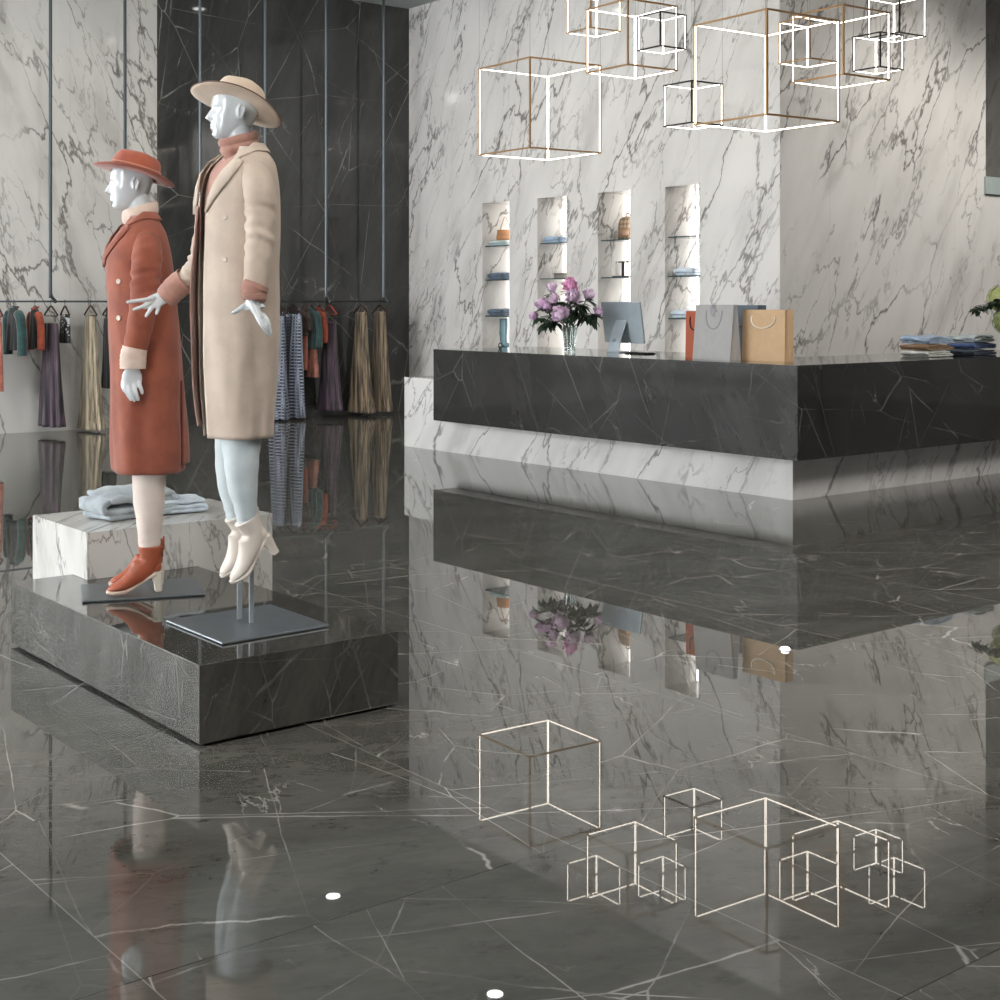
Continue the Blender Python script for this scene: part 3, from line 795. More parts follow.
# near hand: thumb to the left, fingers drooping to the right
wr_ = P(255, 296, -.255)
B.tube([P(256, 288, -.253), wr_, P(254, 303, -.257), P(255, 309, -.26)], [(.030, .030), (.027, .027), (.026, .034), (.022, .042)], 18)
B.tube(smooth_path([P(252.5, 303, -.257), P(256, 311, -.265), P(261.5, 319, -.272)], 3), [(.020, .032), (.019, .036), (.018, .038), (.017, .039), (.016, .039), (.014, .037), (.013, .034)], 18, up=Vector((.85, -.1, .5)))
finger(B, [P(251, 304, -.25), P(244, 306, -.262), P(238, 310, -.27), P(233, 313, -.275)], .0125, .0070)
for pts in ([(257, 316, -.300), (260.5, 323, -.308), (264.5, 328.5, -.305), (267, 333.5, -.300)], [(259.5, 316, -.282), (264, 323, -.288), (267.5, 329, -.284), (269.5, 335, -.278)],
            [(261.5, 316, -.262), (266, 322, -.264), (269, 327.5, -.260), (270.5, 332.5, -.255)], [(263, 315, -.244), (267, 320, -.242), (269, 324, -.240), (269.5, 328, -.236)]):
    finger(B, [P(*p) for p in pts], .0105, .0070)
# far hand reaching to the left over the other mannequin's sleeve
B.tube([P(174, 289.5, .333), P(168, 295, .34), P(163, 297.5, .342), P(156, 300.5, .34), P(150.5, 302.5, .335)], [(.026, .026), (.025, .029), (.022, .034), (.019, .038), (.016, .036)], 18, up=Vector((.35, -.5, .8)))
for pts, r in (([(153, 298, .315), (145, 299.8, .300), (136, 300.8, .288), (127.5, 302, .28)], .0105), ([(152, 302, .318), (146, 305, .302), (140, 307.5, .292), (134, 309.5, .286)], .0105),
            ([(154, 305, .325), (150.5, 309.5, .312), (148, 313, .305), (146, 316, .300)], .0100), ([(160, 303.5, .33), (158.5, 308, .320), (157.5, 311, .315), (156.5, 313.5, .312)], .0095)):
    finger(B, [P(*p) for p in pts], r, .0070)
finger(B, [P(165, 299, .35), P(158, 304, .355), P(150, 306.5, .36), P(144, 307.5, .362)], .0115, .0072)
# legs inside the trousers and feet down into the boots
LN = [(238, 372, -.060, .074), (239.5, 405, -.062, .074), (241, 440, -.070, .0755), (241.5, 462, -.09, .0665), (242.5, 485, -.088, .058), (245.5, 505, -.084, .045), (246.8, 518, -.082, .039), (247.5, 524, -.08, .037)]
LF = [(235, 372, .055, .072), (234.5, 400, .058, .072), (233, 440, .066, .070), (231, 462, .082, .062), (231, 485, .080, .052), (233.5, 503, .078, .041), (235, 514, .076, .036), (235.5, 520, .075, .034)]
for LL in (LN, LF):
    Q, rr = skin_leg(LL, fr); B.tube(Q, [q*.82 for q in rr], 20)
B.tube([P(247, 518, -.08), P(246, 530, -.083)], [.030, .026], 14)
B.tube([P(235.5, 514, .075), P(234.5, 526, .075)], [.028, .024], 14)
B.build('body', M['gloss_white'], tall, remesh=.0032, smooth_it=3)
def trouser(parent, rows_, mat, seed):
    Q, rr = skin_leg(rows_, fr); n = 30; rings = []; A = Vector((1, 0, 0)); L = len(Q)
    for i, p in enumerate(Q):
        Tn = (Q[min(i+1, L-1)]-Q[max(i-1, 0)]).normalized(); Bn = Tn.cross(A).normalized(); A2 = Bn.cross(Tn)
        u = i/(L-1); g = .4+1.4*gs(u-.92, .12)+.5*gs(u-.62, .1)
        rings.append([p+(A2*math.cos(2*PI*j/n)+Bn*math.sin(2*PI*j/n))*(rr[i]+.0010*g*math.sin(u*60+2.5*math.sin(2*PI*j/n+seed)+seed)) for j in range(n)])
    return MB().loft(rings)
tr = trouser(tall, LN, M['pale_denim'], 0)
t2 = trouser(tall, LF, M['pale_denim'], 2)
for mbx in (tr, t2): mbx.build('trouser_leg', M['pale_denim'], tall)
boot(tall, P(246, 519, -.082), math.radians(24), math.radians(31), M['cream_leather'], M['cream_leather'], .93)
boot(tall, P(235.5, 515, .076), math.radians(24), math.radians(31), M['cream_leather'], M['cream_leather'], .92)
ht = bpy.data.objects.new('hat', None); COL.objects.link(ht); ht.parent = tall
hat(fr, ht, P(236, 107, 0), .176, .093, .105, math.radians(21), math.radians(11), math.radians(8), M['cream_felt'], M['felt_edge'], None)

# ---- smaller mannequin in the rust coat
ra = on_z(138, 591, PZ+.01); root2 = Vector((2.60, 5.80, PZ+.001)); root = root2
fr = Frame(root2); P = fr.P; TH = math.radians(9); f, l = facing(TH)
iz = Matrix.Rotation(-fr.rz, 3, 'Z')
small = thing('mannequin', 'shorter mannequin in a rust coat and rust hat standing on heeled boots', 'mannequin', root2, fr.rz, 'mannequins on the platform')
u1 = (Vector((2.783, 5.573, 0))-Vector((2.309, 5.752, 0))).normalized(); u2 = Vector((-u1.y, u1.x, 0)); c0 = Vector((2.309, 5.752, PZ+.001))
a = [loc_of(v, root2) for v in (c0, c0+u1*.507, c0+u1*.507+u2*.37, c0+u2*.37)]
MB().loft([[Vector((p.x, p.y, z)) for p in a] for z in (0, .010)]).build('base_plate', M['steel'], small, smooth=False, bevel=.004)
rows = [(215, 141, .055, .070), (220, 141, .066, .095), (226, 140.5, .082, .132), (233, 140, .098, .164), (242, 139.5, .112, .182), (254, 139, .126, .190), (268, 140, .132, .188), (300, 142.5, .135, .184), (350, 145.5, .139, .190), (400, 147, .142, .194), (450, 148, .142, .192), (472, 148, .138, .188)]
T = Torso(fr, rows, TH, seed=4.0)
zhem = P(148, 470, 0).z; zt = P(140, 217, 0).z; zb_ = P(140, 268, 0).z
coat = make_coat(T, small, M['rust_wool'], M['dark_lining'], math.radians(-20), math.radians(14), zb_, (math.radians(44), math.radians(-48)), zt, zhem)
coat['label'] = 'long rust wool coat'
lap(T, coat, M['rust_wool'], [(-14, -10, .02), (-6, 12, .2), (6, 30, .42), (20, 46, .62), (32, 54, .74), (38, 47, .80)])
lap(T, coat, M['rust_wool'], [(4, -6, .06), (0, -26, .2), (-12, -46, .42), (-26, -62, .62), (-38, -68, .74), (-44, -60, .80)])
collar(T, coat, M['rust_wool'], 40)
buttons(T, fr, coat, [(117.5, 281.5, .0115), (117.5, 318, .0115)])
# back vent flap: the loose rear edge of the coat
vp = []
for i in range(21):
    u = i/20; z = lerp(P(180, 463, 0).z, P(176, 380, 0).z, u)
    e0 = T.S(math.radians(150), z, .012); e1 = T.S(math.radians(178), z, .012+.016*(1-u))
    vp.append([e0.lerp(e1, q/4) for q in range(5)])
MB().sheet(vp).build('vent_flap', M['rust_wool'], coat, solid=.005)
Ti = Torso(fr, [(py, px, max(.03, A-.020), max(.03, B-.020)) for py, px, A, B in rows], TH, seed=4.0, fold=0)
sw = MB().loft([[Ti.S(2*PI*j/48, lerp(P(140, 300).z, P(140, 216).z, i/30)) for j in range(48)] for i in range(31)]).build('sweater', M['cream_knit'], small)
roll(sw, M['cream_knit'], [(141, 224, .062, .060), (141, 219.5, .066, .064), (140.5, 218, .073, .069), (140.2, 215, .077, .072), (140, 211, .076, .071), (140, 208, .075, .070), (140, 205.5, .070, .066), (140, 206.5, .062, .060)], .022)
near = [P(146, 241, -.135), P(147, 256, -.185), P(146, 275, -.20), P(144.5, 300, -.215), P(140, 326, -.225), P(134.5, 351, -.23)]
sleeve(near, [.060, .064, .062, .060, .054, .047], 3.0, el=.45, wr=.003).build('sleeve', M['rust_wool'], coat)
far = [P(134, 241, .135), P(138, 262, .20), P(142, 300, .22), P(140, 326, .23), P(138, 352, .235)]
sleeve(far, [.060, .064, .058, .052, .047], 2.0, el=.5).build('sleeve', M['rust_wool'], coat)
cuff(sw, [P(135, 348, -.23), P(133.5, 355, -.23), P(133, 362, -.23), P(132.8, 368.5, -.23)], [.050, .0525, .053, .051], M['cream_knit'])
cuff(sw, [P(138.5, 349, .235), P(138, 360, .235), P(137.5, 368, .235)], [.048, .051, .047], M['cream_knit'])
B = MB()
hd, htf = head(B, P(130.5, 209.5, 0), fr.yaw(math.radians(7)), math.radians(-1), 1.0)
B.tube(smooth_path([P(142, 234, 0), P(141, 222, 0), P(139, 210, 0), P(137.5, 196, 0)], 4), [.072]*3+[.056]*4+[.052]*6, 24)
B.loft([[Ti.S(2*PI*j/40, lerp(P(140, 400).z, P(140, 221).z, i/24), -.016) for j in range(40)] for i in range(25)])
B.tube(smooth_path(near, 5), [.045]*8+[.040]*10+[.032]*8, 16); B.tube(smooth_path(far, 5), [.045]*7+[.040]*8+[.032]*6, 16)
B.tube(smooth_path([P(133.5, 360, -.23), P(132.5, 370, -.23), P(132, 378, -.232), P(132.5, 386, -.236)], 3), [(.026, .028)]*3+[(.025, .032), (.024, .038), (.023, .042), (.021, .043), (.019, .042), (.017, .040), (.015, .036)], 18, up=Vector((.25, -1, 0)))
for pts, r in (([(124.8, 383, -.240), (125.5, 389.5, -.244), (128, 395, -.240), (131, 399.5, -.234)], .0103), ([(129, 385.5, -.246), (130, 392, -.252), (132, 397, -.250), (134.5, 400.5, -.244)], .0106),
               ([(134, 385.5, -.246), (135.5, 391.5, -.252), (137, 396, -.250), (138.5, 399.5, -.245)], .0104), ([(139, 383, -.240), (140.5, 387.5, -.244), (141.8, 390.5, -.242), (142.2, 393, -.238)], .0095)):
    finger(B, [P(*p) for p in pts], r, .0072)
finger(B, [P(127, 374, -.21), P(123.8, 380, -.205), P(122.8, 386, -.205), P(124.5, 391, -.21)], .0115, .0075)
B.tube(smooth_path([P(137.5, 360, .235), P(136, 372, .235), P(135, 386, .235), P(134, 394, .23)], 3), [.028]*4+[.033]*3+[.02]*3, 16)
LN = [(148, 400, -.075, .080), (149, 440, -.08, .078), (149.5, 474, -.085, .069), (149.5, 500, -.085, .0645), (149.5, 520, -.083, .055), (149.5, 537, -.08, .0475), (149.5, 548, -.08, .044)]
LF = [(146, 400, .075, .080), (146, 440, .08, .078), (147.5, 474, .085, .066), (147.5, 500, .085, .062), (148.5, 520, .083, .052), (148.5, 537, .08, .045), (149, 546, .08, .042)]
for LL in (LN, LF):
    Q, rr = skin_leg(LL, fr); B.tube(Q, [q*.82 for q in rr], 20)
for dd in (-.08, .08): B.tube([P(149, 545, dd), P(148.5, 558, dd)], [.030, .028], 14)
B.build('body', M['gloss_white'], small, remesh=.0032, smooth_it=3)
for i, LL in enumerate((LN, LF)): trouser(small, LL, M['cream_denim'], 1+i*2).build('trouser_leg', M['cream_denim'], small)
zs = .0125
for dd, px_, th_ in ((-.085, 150.5, 10), (.085, 152, 8)):
    q = P(px_, 548, dd); q.z = zs+.2
    boot(small, q, math.radians(th_), 0, M['rust_leather'], M['heel_wood'], .97, slim=True)
ht = bpy.data.objects.new('hat', None); COL.objects.link(ht); ht.parent = small
hat(fr, ht, P(134, 175.5, 0), .168, .098, .100, math.radians(15), math.radians(1), math.radians(5), M['rust_felt'], M['rust_felt'], (M['rust_felt'], M['band_pink']), band_h=.034)
# ------------------------------------------------------------------ clothes rail and garments
YRL = YB-.33; ZRL = 1.556
def cloth(name, a, b, rough=.8, sheen=.3):
    t = NT(name); tc = t.n('ShaderNodeTexCoord'); mp = t.n('ShaderNodeMapping'); t.set(mp.inputs[0], tc.outputs['Object']); mp.inputs['Scale'].default_value = (38, 38, 1.1)
    n_ = t.noise(mp.outputs[0], 1.0, 3)  # dark vertical streaks in the colour stand for shading in the folds
    t.bsdf(Base_Color=t.mix(t.ramp(n_.outputs[0], .36, .64), rgb(*b), rgb(*a)), Roughness=rough, Sheen_Weight=sheen); return t.m
M['teal'] = fabric('teal_velvet', rgb(16, 66, 62), rgb(8, 34, 34), sheen=.5)
M['black_cloth'] = fabric('black_cloth', rgb(30, 31, 33), rgb(16, 17, 19))
M['coral'] = fabric('coral_cloth', rgb(180, 112, 94), rgb(150, 84, 70))
M['orange_cloth'] = fabric('orange_cloth', rgb(168, 78, 50), rgb(120, 50, 32))
M['purple'] = cloth('purple_velvet', (74, 50, 66), (16, 11, 16), .6, .3)
M['chiffon'] = cloth('beige_chiffon', (178, 164, 140), (112, 102, 86))
M['chiffon_dark'] = cloth('taupe_chiffon', (142, 124, 100), (56, 48, 40))
M['copper'] = fabric('copper_satin', rgb(160, 96, 74), rgb(110, 60, 46), rough=.45)
M['brown_cloth'] = fabric('brown_cloth', rgb(70, 50, 40), rgb(40, 30, 26))
def sequin():
    t = NT('silver_sequins'); tc = t.n('ShaderNodeTexCoord'); v = t.n('ShaderNodeTexVoronoi'); t.set(v.inputs['Vector'], tc.outputs['Object']); v.inputs['Scale'].default_value = 45
    z = t.n('ShaderNodeSeparateXYZ'); t.set(z.inputs[0], tc.outputs['Object'])
    g = t.math('LESS_THAN', t.n('ShaderNodeSeparateColor').outputs[0], 2) if False else None
    k = t.n('ShaderNodeSeparateColor'); t.set(k.inputs[0], v.outputs['Color'])
    f = t.math('GREATER_THAN', t.math('ADD', k.outputs[0], t.math('MULTIPLY', z.outputs[2], 1.6)), .35)
    t.bsdf(Base_Color=t.mix(f, rgb(24, 24, 26), rgb(176, 180, 180)), Roughness=.4); return t.m
def lattice():
    t = NT('black_white_print'); tc = t.n('ShaderNodeTexCoord'); s = t.n('ShaderNodeSeparateXYZ'); t.set(s.inputs[0], tc.outputs['Object'])
    a = t.math('ADD', s.outputs[1], t.math('MULTIPLY', s.outputs[0], .8)); z = s.outputs[2]
    k = 2*PI/.085
    u = t.math('COSINE', t.math('MULTIPLY', a, k)); v = t.math('COSINE', t.math('MULTIPLY', z, k))
    m = t.math('MULTIPLY', u, v); p = t.math('ABSOLUTE', t.math('ADD', u, v))
    dot = t.math('GREATER_THAN', m, .72); ring = t.math('MULTIPLY', t.math('GREATER_THAN', p, .30), t.math('LESS_THAN', m, .45))
    f = t.math('MAXIMUM', t.math('SUBTRACT', 1.0, ring), dot)
    stripe = t.math('LESS_THAN', t.math('ABSOLUTE', t.math('SUBTRACT', t.math('FRACT', t.math('MULTIPLY', a, 5.9)), .5)), .10)
    f = t.math('MAXIMUM', t.math('MULTIPLY', f, .9), t.math('MULTIPLY', stripe, .6))
    t.bsdf(Base_Color=t.mix(f, rgb(138, 144, 158), rgb(26, 28, 34)), Roughness=.8); return t.m
M['sequin'] = sequin(); M['print'] = lattice()
RODS = [50.5, 125, 200, 265, 326, 383.5]
x0 = on_y(-40, 300, YRL).x; x1 = on_y(391, 300, YRL).x
t = thing('clothing_rail', 'long thin metal clothes rail hung from tall ceiling rods before the back wall', 'clothes rail', (x0, YRL, 0))
MB().tube([(0, 0, ZRL), (x1-x0, 0, ZRL)], .011, 10).build('bar', M['rail_dark'], t)
for i, px in enumerate(RODS):
    xx = on_y(px, 250, YRL).x-x0
    pts = smooth_path([(xx, 0, ZC), (xx, 0, 3.6), (xx, 0, 1.76), (xx, 0, 1.66), (xx+.015, 0, 1.61), (xx+.055, 0, ZRL+.01)], 6)
    o = MB().tube(pts, .019, 12).build('hanging_rod', M['rail_dark'] if i < 2 else M['rail'], t)
    MB().ell((xx+.058, 0, ZRL), (.026, .024, .022), 14, 10).build('clamp', M['rail_dark'] if i < 2 else M['rail'], o)

def hanger(x, w, label, mat, bar=True, zt=None):
    t = thing('clothes_hanger', label, 'hanger', (x, YRL, ZRL), 0, 'clothes hangers on the rail')
    hk = [(0, .012*math.cos(a), .012*math.sin(a)) for a in [PI*1.0-PI*q/8 for q in range(9)]]
    hk = [(0, p[1], p[2]+.006) for p in hk]+[(0, .011, -.012), (0, .004, -.03), (0, 0, -.06)]
    MB().tube(hk, .0035, 6).build('hook', M['black_metal'], t)
    z0 = -.055
    MB().tube(smooth_path([(0, -w, z0-.105), (0, -w*.5, z0-.045), (0, 0, z0), (0, w*.5, z0-.045), (0, w, z0-.105)], 5), [.011]*21, 8).build('arms', mat, t)
    if bar: MB().tube([(0, -w*.95, z0-.115), (0, w*.95, z0-.115)], .007, 8).build('trouser_bar', mat, t)
    return t

def drape(mb, rows, D, pleat, npl, seed=0, n=64, skew=0.0):
    """rows of (z, y centre, half width); pleats deepen towards the hem"""
    rings = []; zt, zb = rows[0][0], rows[-1][0]; N = 44; n = 96
    tb = sorted([(z, yc, w) for z, yc, w in rows])
    for i in range(N+1):
        z = lerp(zt, zb, i/N); yc, w = table(tb, z); u = i/N
        ring = []
        for j in range(n):
            a = 2*PI*j/n
            k = 1+pleat*(.25+.75*u)*(math.sin(a*npl+seed+.6*math.sin(u*4+seed))+.5*math.sin(a*(npl*2+1)+seed*2))
            dd = D*(.6+.4*u)
            ring.append((dd*math.cos(a)*k, yc+w*math.sin(a)*(1+.12*(k-1)), z))
        rings.append(ring)
    return mb.loft(rings)
def gz(px, py): return on_y(px, py, YRL).z-ZRL
def garment(name, label, cat, px, group=None):
    return thing('hanging_'+name, label, cat, (on_y(px, 320, YRL).x, YRL, ZRL), 0, group)
G = 'garments on the clothes rail'
def gown(px, yt, yb, wt, wb, D, mat, label, hl, hm='hanger', pleat=.35, npl=7, seed=0, name='gown', straps=True, hw=.19, hem=None, cat='dress'):
    x = on_y(px, 320, YRL).x
    hanger(x, hw, hl, M[hm])
    t = garment(name, label, cat, px, G)
    zt, zb = gz(px, yt), max(gz(px, yb), -ZRL+.015)
    mb = MB(); drape(mb, [(zt, 0, wt), (lerp(zt, zb, .12), 0, wt*1.05), (lerp(zt, zb, .5), 0, lerp(wt, wb, .36)), (lerp(zt, zb, .85), 0, lerp(wt, wb, .72)), (zb, 0, wb)], D, pleat, npl, seed)
    mb.build('skirt', M[mat], t)
    if straps:
        s = MB()
        for sg in (-1, 1): s.tube(smooth_path([(.0, sg*wt*.7, zt-.01), (.006, sg*wt*.75, (zt-.13)/2), (.012, sg*wt*.6, -.085)], 4), .008, 6); 
        s.build('straps', M[mat], t)
    if hem: 
        h = MB(); h.loft([[(D*1.02*math.cos(2*PI*j/40)*(1+.15*math.sin(j*1.3)), wb*1.15*math.sin(2*PI*j/40)*(1+.06*math.sin(j*2.1)), z) for j in range(40)] for z in (zb, zb+.02)]); h.build('hem', M[hem], t)
    return t
def jacket(px, yt, yb, w, D, mat, smat, label, hl, sleeve_y=None, name='jacket', hm='hanger', cat='jacket', seed=0):
    x = on_y(px, 320, YRL).x
    hanger(x, w*.85, hl, M[hm], bar=False)
    t = garment(name, label, cat, px, G)
    zt, zb = gz(px, yt), gz(px, yb); zs = gz(px, sleeve_y or yb)
    mb = MB(); drape(mb, [(zt, 0, .05), (zt-.03, 0, w*.55), (zt-.09, 0, w*.82), (lerp(zt, zb, .5), 0, w*.78), (zb, 0, w*.8)], D, .12, 5, seed); mb.build('body', M[mat], t)
    for sg in (-1, 1):
        pts = smooth_path([(0, sg*w*.62, zt-.055), (0, sg*w*.92, zt-.12), (.01, sg*w*1.02, lerp(zt, zs, .55)), (.012, sg*w*1.0, zs)], 5)
        MB().tube(pts, [(D*.75, w*.24)]*len(pts), 14, up=Vector((1, 0, 0))).build('sleeve', M[smat], t)
    MB().tube([(D*.6*math.cos(a), w*.2*math.sin(a), zt+.012+.01*math.cos(a)) for a in [2*PI*q/16 for q in range(17)]], .014, 8).build('collar', M[smat], t)
    return t
# against the white wall
gown(-3, 322, 391, .12, .14, .06, 'coral', 'coral sleeveless dress at the far left edge of the rail', 'wooden hanger at the very left edge holding the coral dress', seed=1, npl=5, pleat=.25)
jacket(14, 309, 350, .235, .075, 'black_cloth', 'teal', 'black jacket with teal velvet sleeves hanging against the white wall', 'hanger inside the teal sleeved black jacket', 355)
jacket(35, 309, 348, .165, .06, 'black_cloth', 'orange_cloth', 'short black jacket with rust orange sleeves against the white wall', 'hanger inside the rust orange and black jacket', 350)
gown(51, 323, 426, .17, .28, .085, 'purple', 'long purple velvet strapless dress hanging against the white wall', 'dark hanger above the purple velvet dress on the white wall side', seed=3, npl=9, pleat=.5, straps=False, hw=.21)
t = garment('sequin_top', 'short black top with silver sequins hanging against the white wall', 'top', 65, G)
hanger(on_y(65, 320, YRL).x, .14, 'small hanger above the silver sequin top', M['hanger'])
mb = MB(); drape(mb, [(gz(65, 314), 0, .06), (gz(65, 317), 0, .13), (gz(65, 330), 0, .13), (gz(65, 343), 0, .135)], .05, .15, 5, 2); mb.build('body', M['sequin'], t)
gown(90.5, 316, 429, .10, .27, .085, 'chiffon', 'long pale beige chiffon gown hanging against the white wall', 'dark hanger above the beige gown on the white wall side', seed=5, npl=11, pleat=.6)
gown(109, 318, 388, .13, .17, .06, 'black_cloth', 'black dress hanging half hidden behind the rust coat', 'hanger of the black dress half hidden behind the rust coat', seed=6, npl=4, pleat=.2)
# against the dark wall
gown(278, 316, 419, .15, .235, .075, 'print', 'black and white patterned maxi dress beside the cream coat', 'hanger of the patterned dress beside the cream coat', seed=2, npl=7, pleat=.35)
gown(293.5, 314, 417, .19, .25, .085, 'print', 'black and white patterned maxi dress with a deep neckline next to the brown top', 'hanger of the patterned dress with the deep neckline', seed=4, npl=7, pleat=.35, hw=.2)
t = jacket(304, 309, 336, .12, .05, 'brown_cloth', 'brown_cloth', 'dark brown short top over nude trousers between the patterned dress and the teal top', 'hanger of the dark brown top', 330, seed=3, name='outfit', cat='clothes')
mb = MB(); drape(mb, [(gz(304, 334), .0, .085), (gz(304, 350), 0, .085), (gz(304, 370), 0, .075)], .035, .1, 4, 1); mb.build('trousers', M['coral'], t)
t = jacket(312, 309, 349, .17, .055, 'teal', 'teal', 'dark teal top over a copper satin skirt against the dark wall', 'hanger of the dark teal top', 347, seed=5, name='outfit', cat='clothes')
mb = MB(); drape(mb, [(gz(312, 347), .0, .11), (gz(312, 360), 0, .13), (gz(312, 377), 0, .16)], .05, .15, 5, 1); mb.build('skirt', M['copper'], t)
jacket(319.5, 309, 342, .13, .05, 'orange_cloth', 'orange_cloth', 'burnt orange short jacket against the dark wall', 'hanger of the burnt orange short jacket', 343, seed=7)
gown(330, 322, 410, .13, .25, .08, 'purple', 'long purple velvet strapless dress hanging against the dark wall', 'red hanger above the purple velvet dress', 'red_hanger', seed=8, npl=9, pleat=.5, straps=False, hw=.17)
gown(361, 312, 412, .11, .255, .085, 'chiffon_dark', 'taupe chiffon gown pooling on the floor, next to the purple dress', 'dark hanger of the taupe gown next to the purple dress', seed=9, npl=11, pleat=.6, hem='chiffon_dark')
gown(380, 311.5, 411, .11, .22, .08, 'chiffon_dark', 'taupe chiffon gown at the right end of the rail by the white wall', 'dark hanger at the right end of the rail', seed=11, npl=11, pleat=.6)

# ------------------------------------------------------------------ folded clothes
def ncol(name, c, k=.8): return fabric(name, rgb(*c), rgb(*[q*k for q in c]), mott=14)
M['denim_pale'] = ncol('denim_pale_blue', (164, 184, 206)); M['denim_grey'] = ncol('denim_grey_blue', (142, 156, 166)); M['denim_white'] = ncol('denim_off_white', (206, 206, 198), .88)
M['denim_brown'] = ncol('cotton_brown', (150, 116, 82)); M['denim_blue'] = ncol('denim_blue', (74, 98, 146)); M['denim_ice'] = ncol('denim_ice', (190, 198, 198), .85); M['denim_navy'] = ncol('denim_navy', (62, 74, 92)); M['cloth_ice'] = ncol('cloth_ice', (204, 216, 226), .88); M['denim_heap'] = ncol('denim_heap_grey', (168, 176, 180), .86); M['denim_shelf'] = ncol('denim_shelf_blue', (92, 108, 128), .7); M['cloth_mint'] = ncol('cloth_mint', (176, 194, 194), .88)
def folded(w, d, h, n=3, seed=0, sag=.0, jit=1.0):
    """a garment folded over itself: n+1 layers joined by rounded folds, w along x, d along y, standing on z = 0"""
    L = n+1; th = h/L; r = th/2
    path = []
    for k in range(L):
        z = r+k*th; e = .012*jit*math.sin(k*2.3+seed)
        xs_ = [lerp(-w/2+r, w/2-r+e, q/14) for q in range(15)]
        if k % 2: xs_.reverse()
        path += [(x, z) for x in xs_]
        if k < L-1:
            s = 1 if k % 2 == 0 else -1; xc = xs_[-1]
            path += [(xc+s*r*math.sin(PI*q/6), z+r*(1-math.cos(PI*q/6))) for q in range(1, 6)]
    rows = []
    for i in range(15):
        y = lerp(-d/2, d/2, i/14)+0
        row = []
        for x, z in path:
            bulge = 1-.10*(abs(x)/(w/2))**3-.10*(abs(y)/(d/2))**3
            nz = mnoise.noise(Vector((x*9+seed*3.1, y*9, z*25)))*th*.35*jit*min(1, z/h*1.4)
            row.append((x+.010*jit*mnoise.noise(Vector((y*12, z*60, seed))), y+.010*jit*mnoise.noise(Vector((x*12+9, z*70, seed))), max(r*.95, (z-r*.2)*bulge+nz-sag*(abs(x)/w)*z)))
        rows.append(row)
    return MB().sheet(rows), th
def fold_item(name, label, cat, loc, w, d, h, mat, n=3, seed=0, group=None, rz=0, jit=1.0):
    mb, th = folded(w, d, h, n, seed, jit=jit)
    o = mb.build(name, M[mat], None, loc=loc, solid=th*.8, sub=1); o.rotation_euler = (0, 0, rz)
    return tag(o, label, cat, group)
# stacks on the right wing of the counter
for (pl, pr, items) in ((930, 955, (('denim_white', 'off-white folded trousers at the bottom of the stack nearer the bags'), ('denim_brown', 'brown folded trousers in the middle of the stack nearer the bags'), ('denim_pale', 'light blue folded jeans on top of the stack nearer the bags'))),
                        (976, 997.5, (('denim_navy', 'dark navy folded jeans at the bottom of the stack by the green flowers'), ('denim_blue', 'blue folded jeans in the middle of the stack by the green flowers'), ('denim_ice', 'pale grey folded jeans on top of the stack by the green flowers')))):
    yf = on_z(930, 357.6, CZ).y; xa_ = on_y(pl, 357, yf).x; xb_ = on_y(pr, 357, yf).x; w_ = (xb_-xa_)*.98
    z = CZ
    for i, (mt, lb) in enumerate(items):
        h = (.056, .056, .074)[i]
        fold_item('folded_jeans', lb, 'folded clothes', ((xa_+xb_)/2+.006*math.sin(i*3), yf+.165, z+.001), w_*(1, .99, .95)[i], .3, h, mt, 2, i+pl, 'folded clothes on the counter', 0, 2.0); z += h+.001
# pile on the white block
p = on_z(112, 522, bz)
fold_item('folded_jeans', 'grey-blue folded jeans heaped on the white block behind the rust boots', 'folded clothes', (p.x+.13, p.y+.125, bz+.002), .38, .25, .15, 'denim_heap', 3, 2, 'clothes on the white block', .15, 2.6)
p = on_z(178, 516, bz)
fold_item('folded_shirt', 'pale blue folded cloth lying on the white block right of the grey-blue jeans', 'folded clothes', (p.x+.07, p.y+.15, bz+.002), .25, .22, .08, 'cloth_ice', 2, 5, 'clothes on the white block', -.1, 1.3)

# ------------------------------------------------------------------ things in the niches
def nich(px, zz, dx=.22): 
    v = on_x(px, 280, XN+dx); return Vector((v.x, v.y, zz+.001))
S0, S1, S2 = SZ
for px, zz, h, mt, lb in ((506, S0, .07, 'cloth_mint', 'pale mint folded cloth under the brown handbag in the leftmost niche'), (504, S1, .10, 'denim_shelf', 'grey-blue folded jeans on the middle shelf of the leftmost niche'),
                      (504, S2, .10, 'denim_shelf', 'grey-blue folded jeans on the lowest shelf of the leftmost niche'), (560, S0, .09, 'denim_pale', 'light blue folded jeans on the top shelf of the second niche'),
                      (693, S1, .10, 'cloth_ice', 'pale lavender folded cloth on the middle shelf of the rightmost niche'), (690, S2, .10, 'cloth_ice', 'pale folded cloth on the lowest shelf of the rightmost niche beside the orange bag')):
    v = nich(px, zz); fold_item('folded_jeans' if 'jeans' in lb else 'folded_cloth', lb, 'folded clothes', v, .32, .30, h, mt, 2, px, 'folded clothes in the niches')
M['tan_leather'] = plain('tan_leather', rgb(150, 106, 68), .45); M['brown_leather'] = plain('brown_leather', rgb(120, 94, 70), .5); M['teal_leather'] = plain('teal_leather', rgb(76, 104, 112), .45)
v = nich(505, S0+.078)
t = thing('handbag', 'small tan leather handbag with looped strap in the leftmost niche', 'handbag', v, .2)
mb = MB().loft([[(x*k, y*k2, z) for x, y in ((-.05, -.11), (.05, -.11), (.055, 0), (.05, .11), (-.05, .11), (-.055, 0))] for z, k, k2 in ((0, 1, 1), (.03, 1.08, 1.03), (.10, .9, .95), (.135, .55, .85))])
mb.build('body', M['tan_leather'], t, bevel=.008)
MB().box(-.066, -.085, .05, -.05, .085, .135).build('flap', M['tan_leather'], t, bevel=.006)
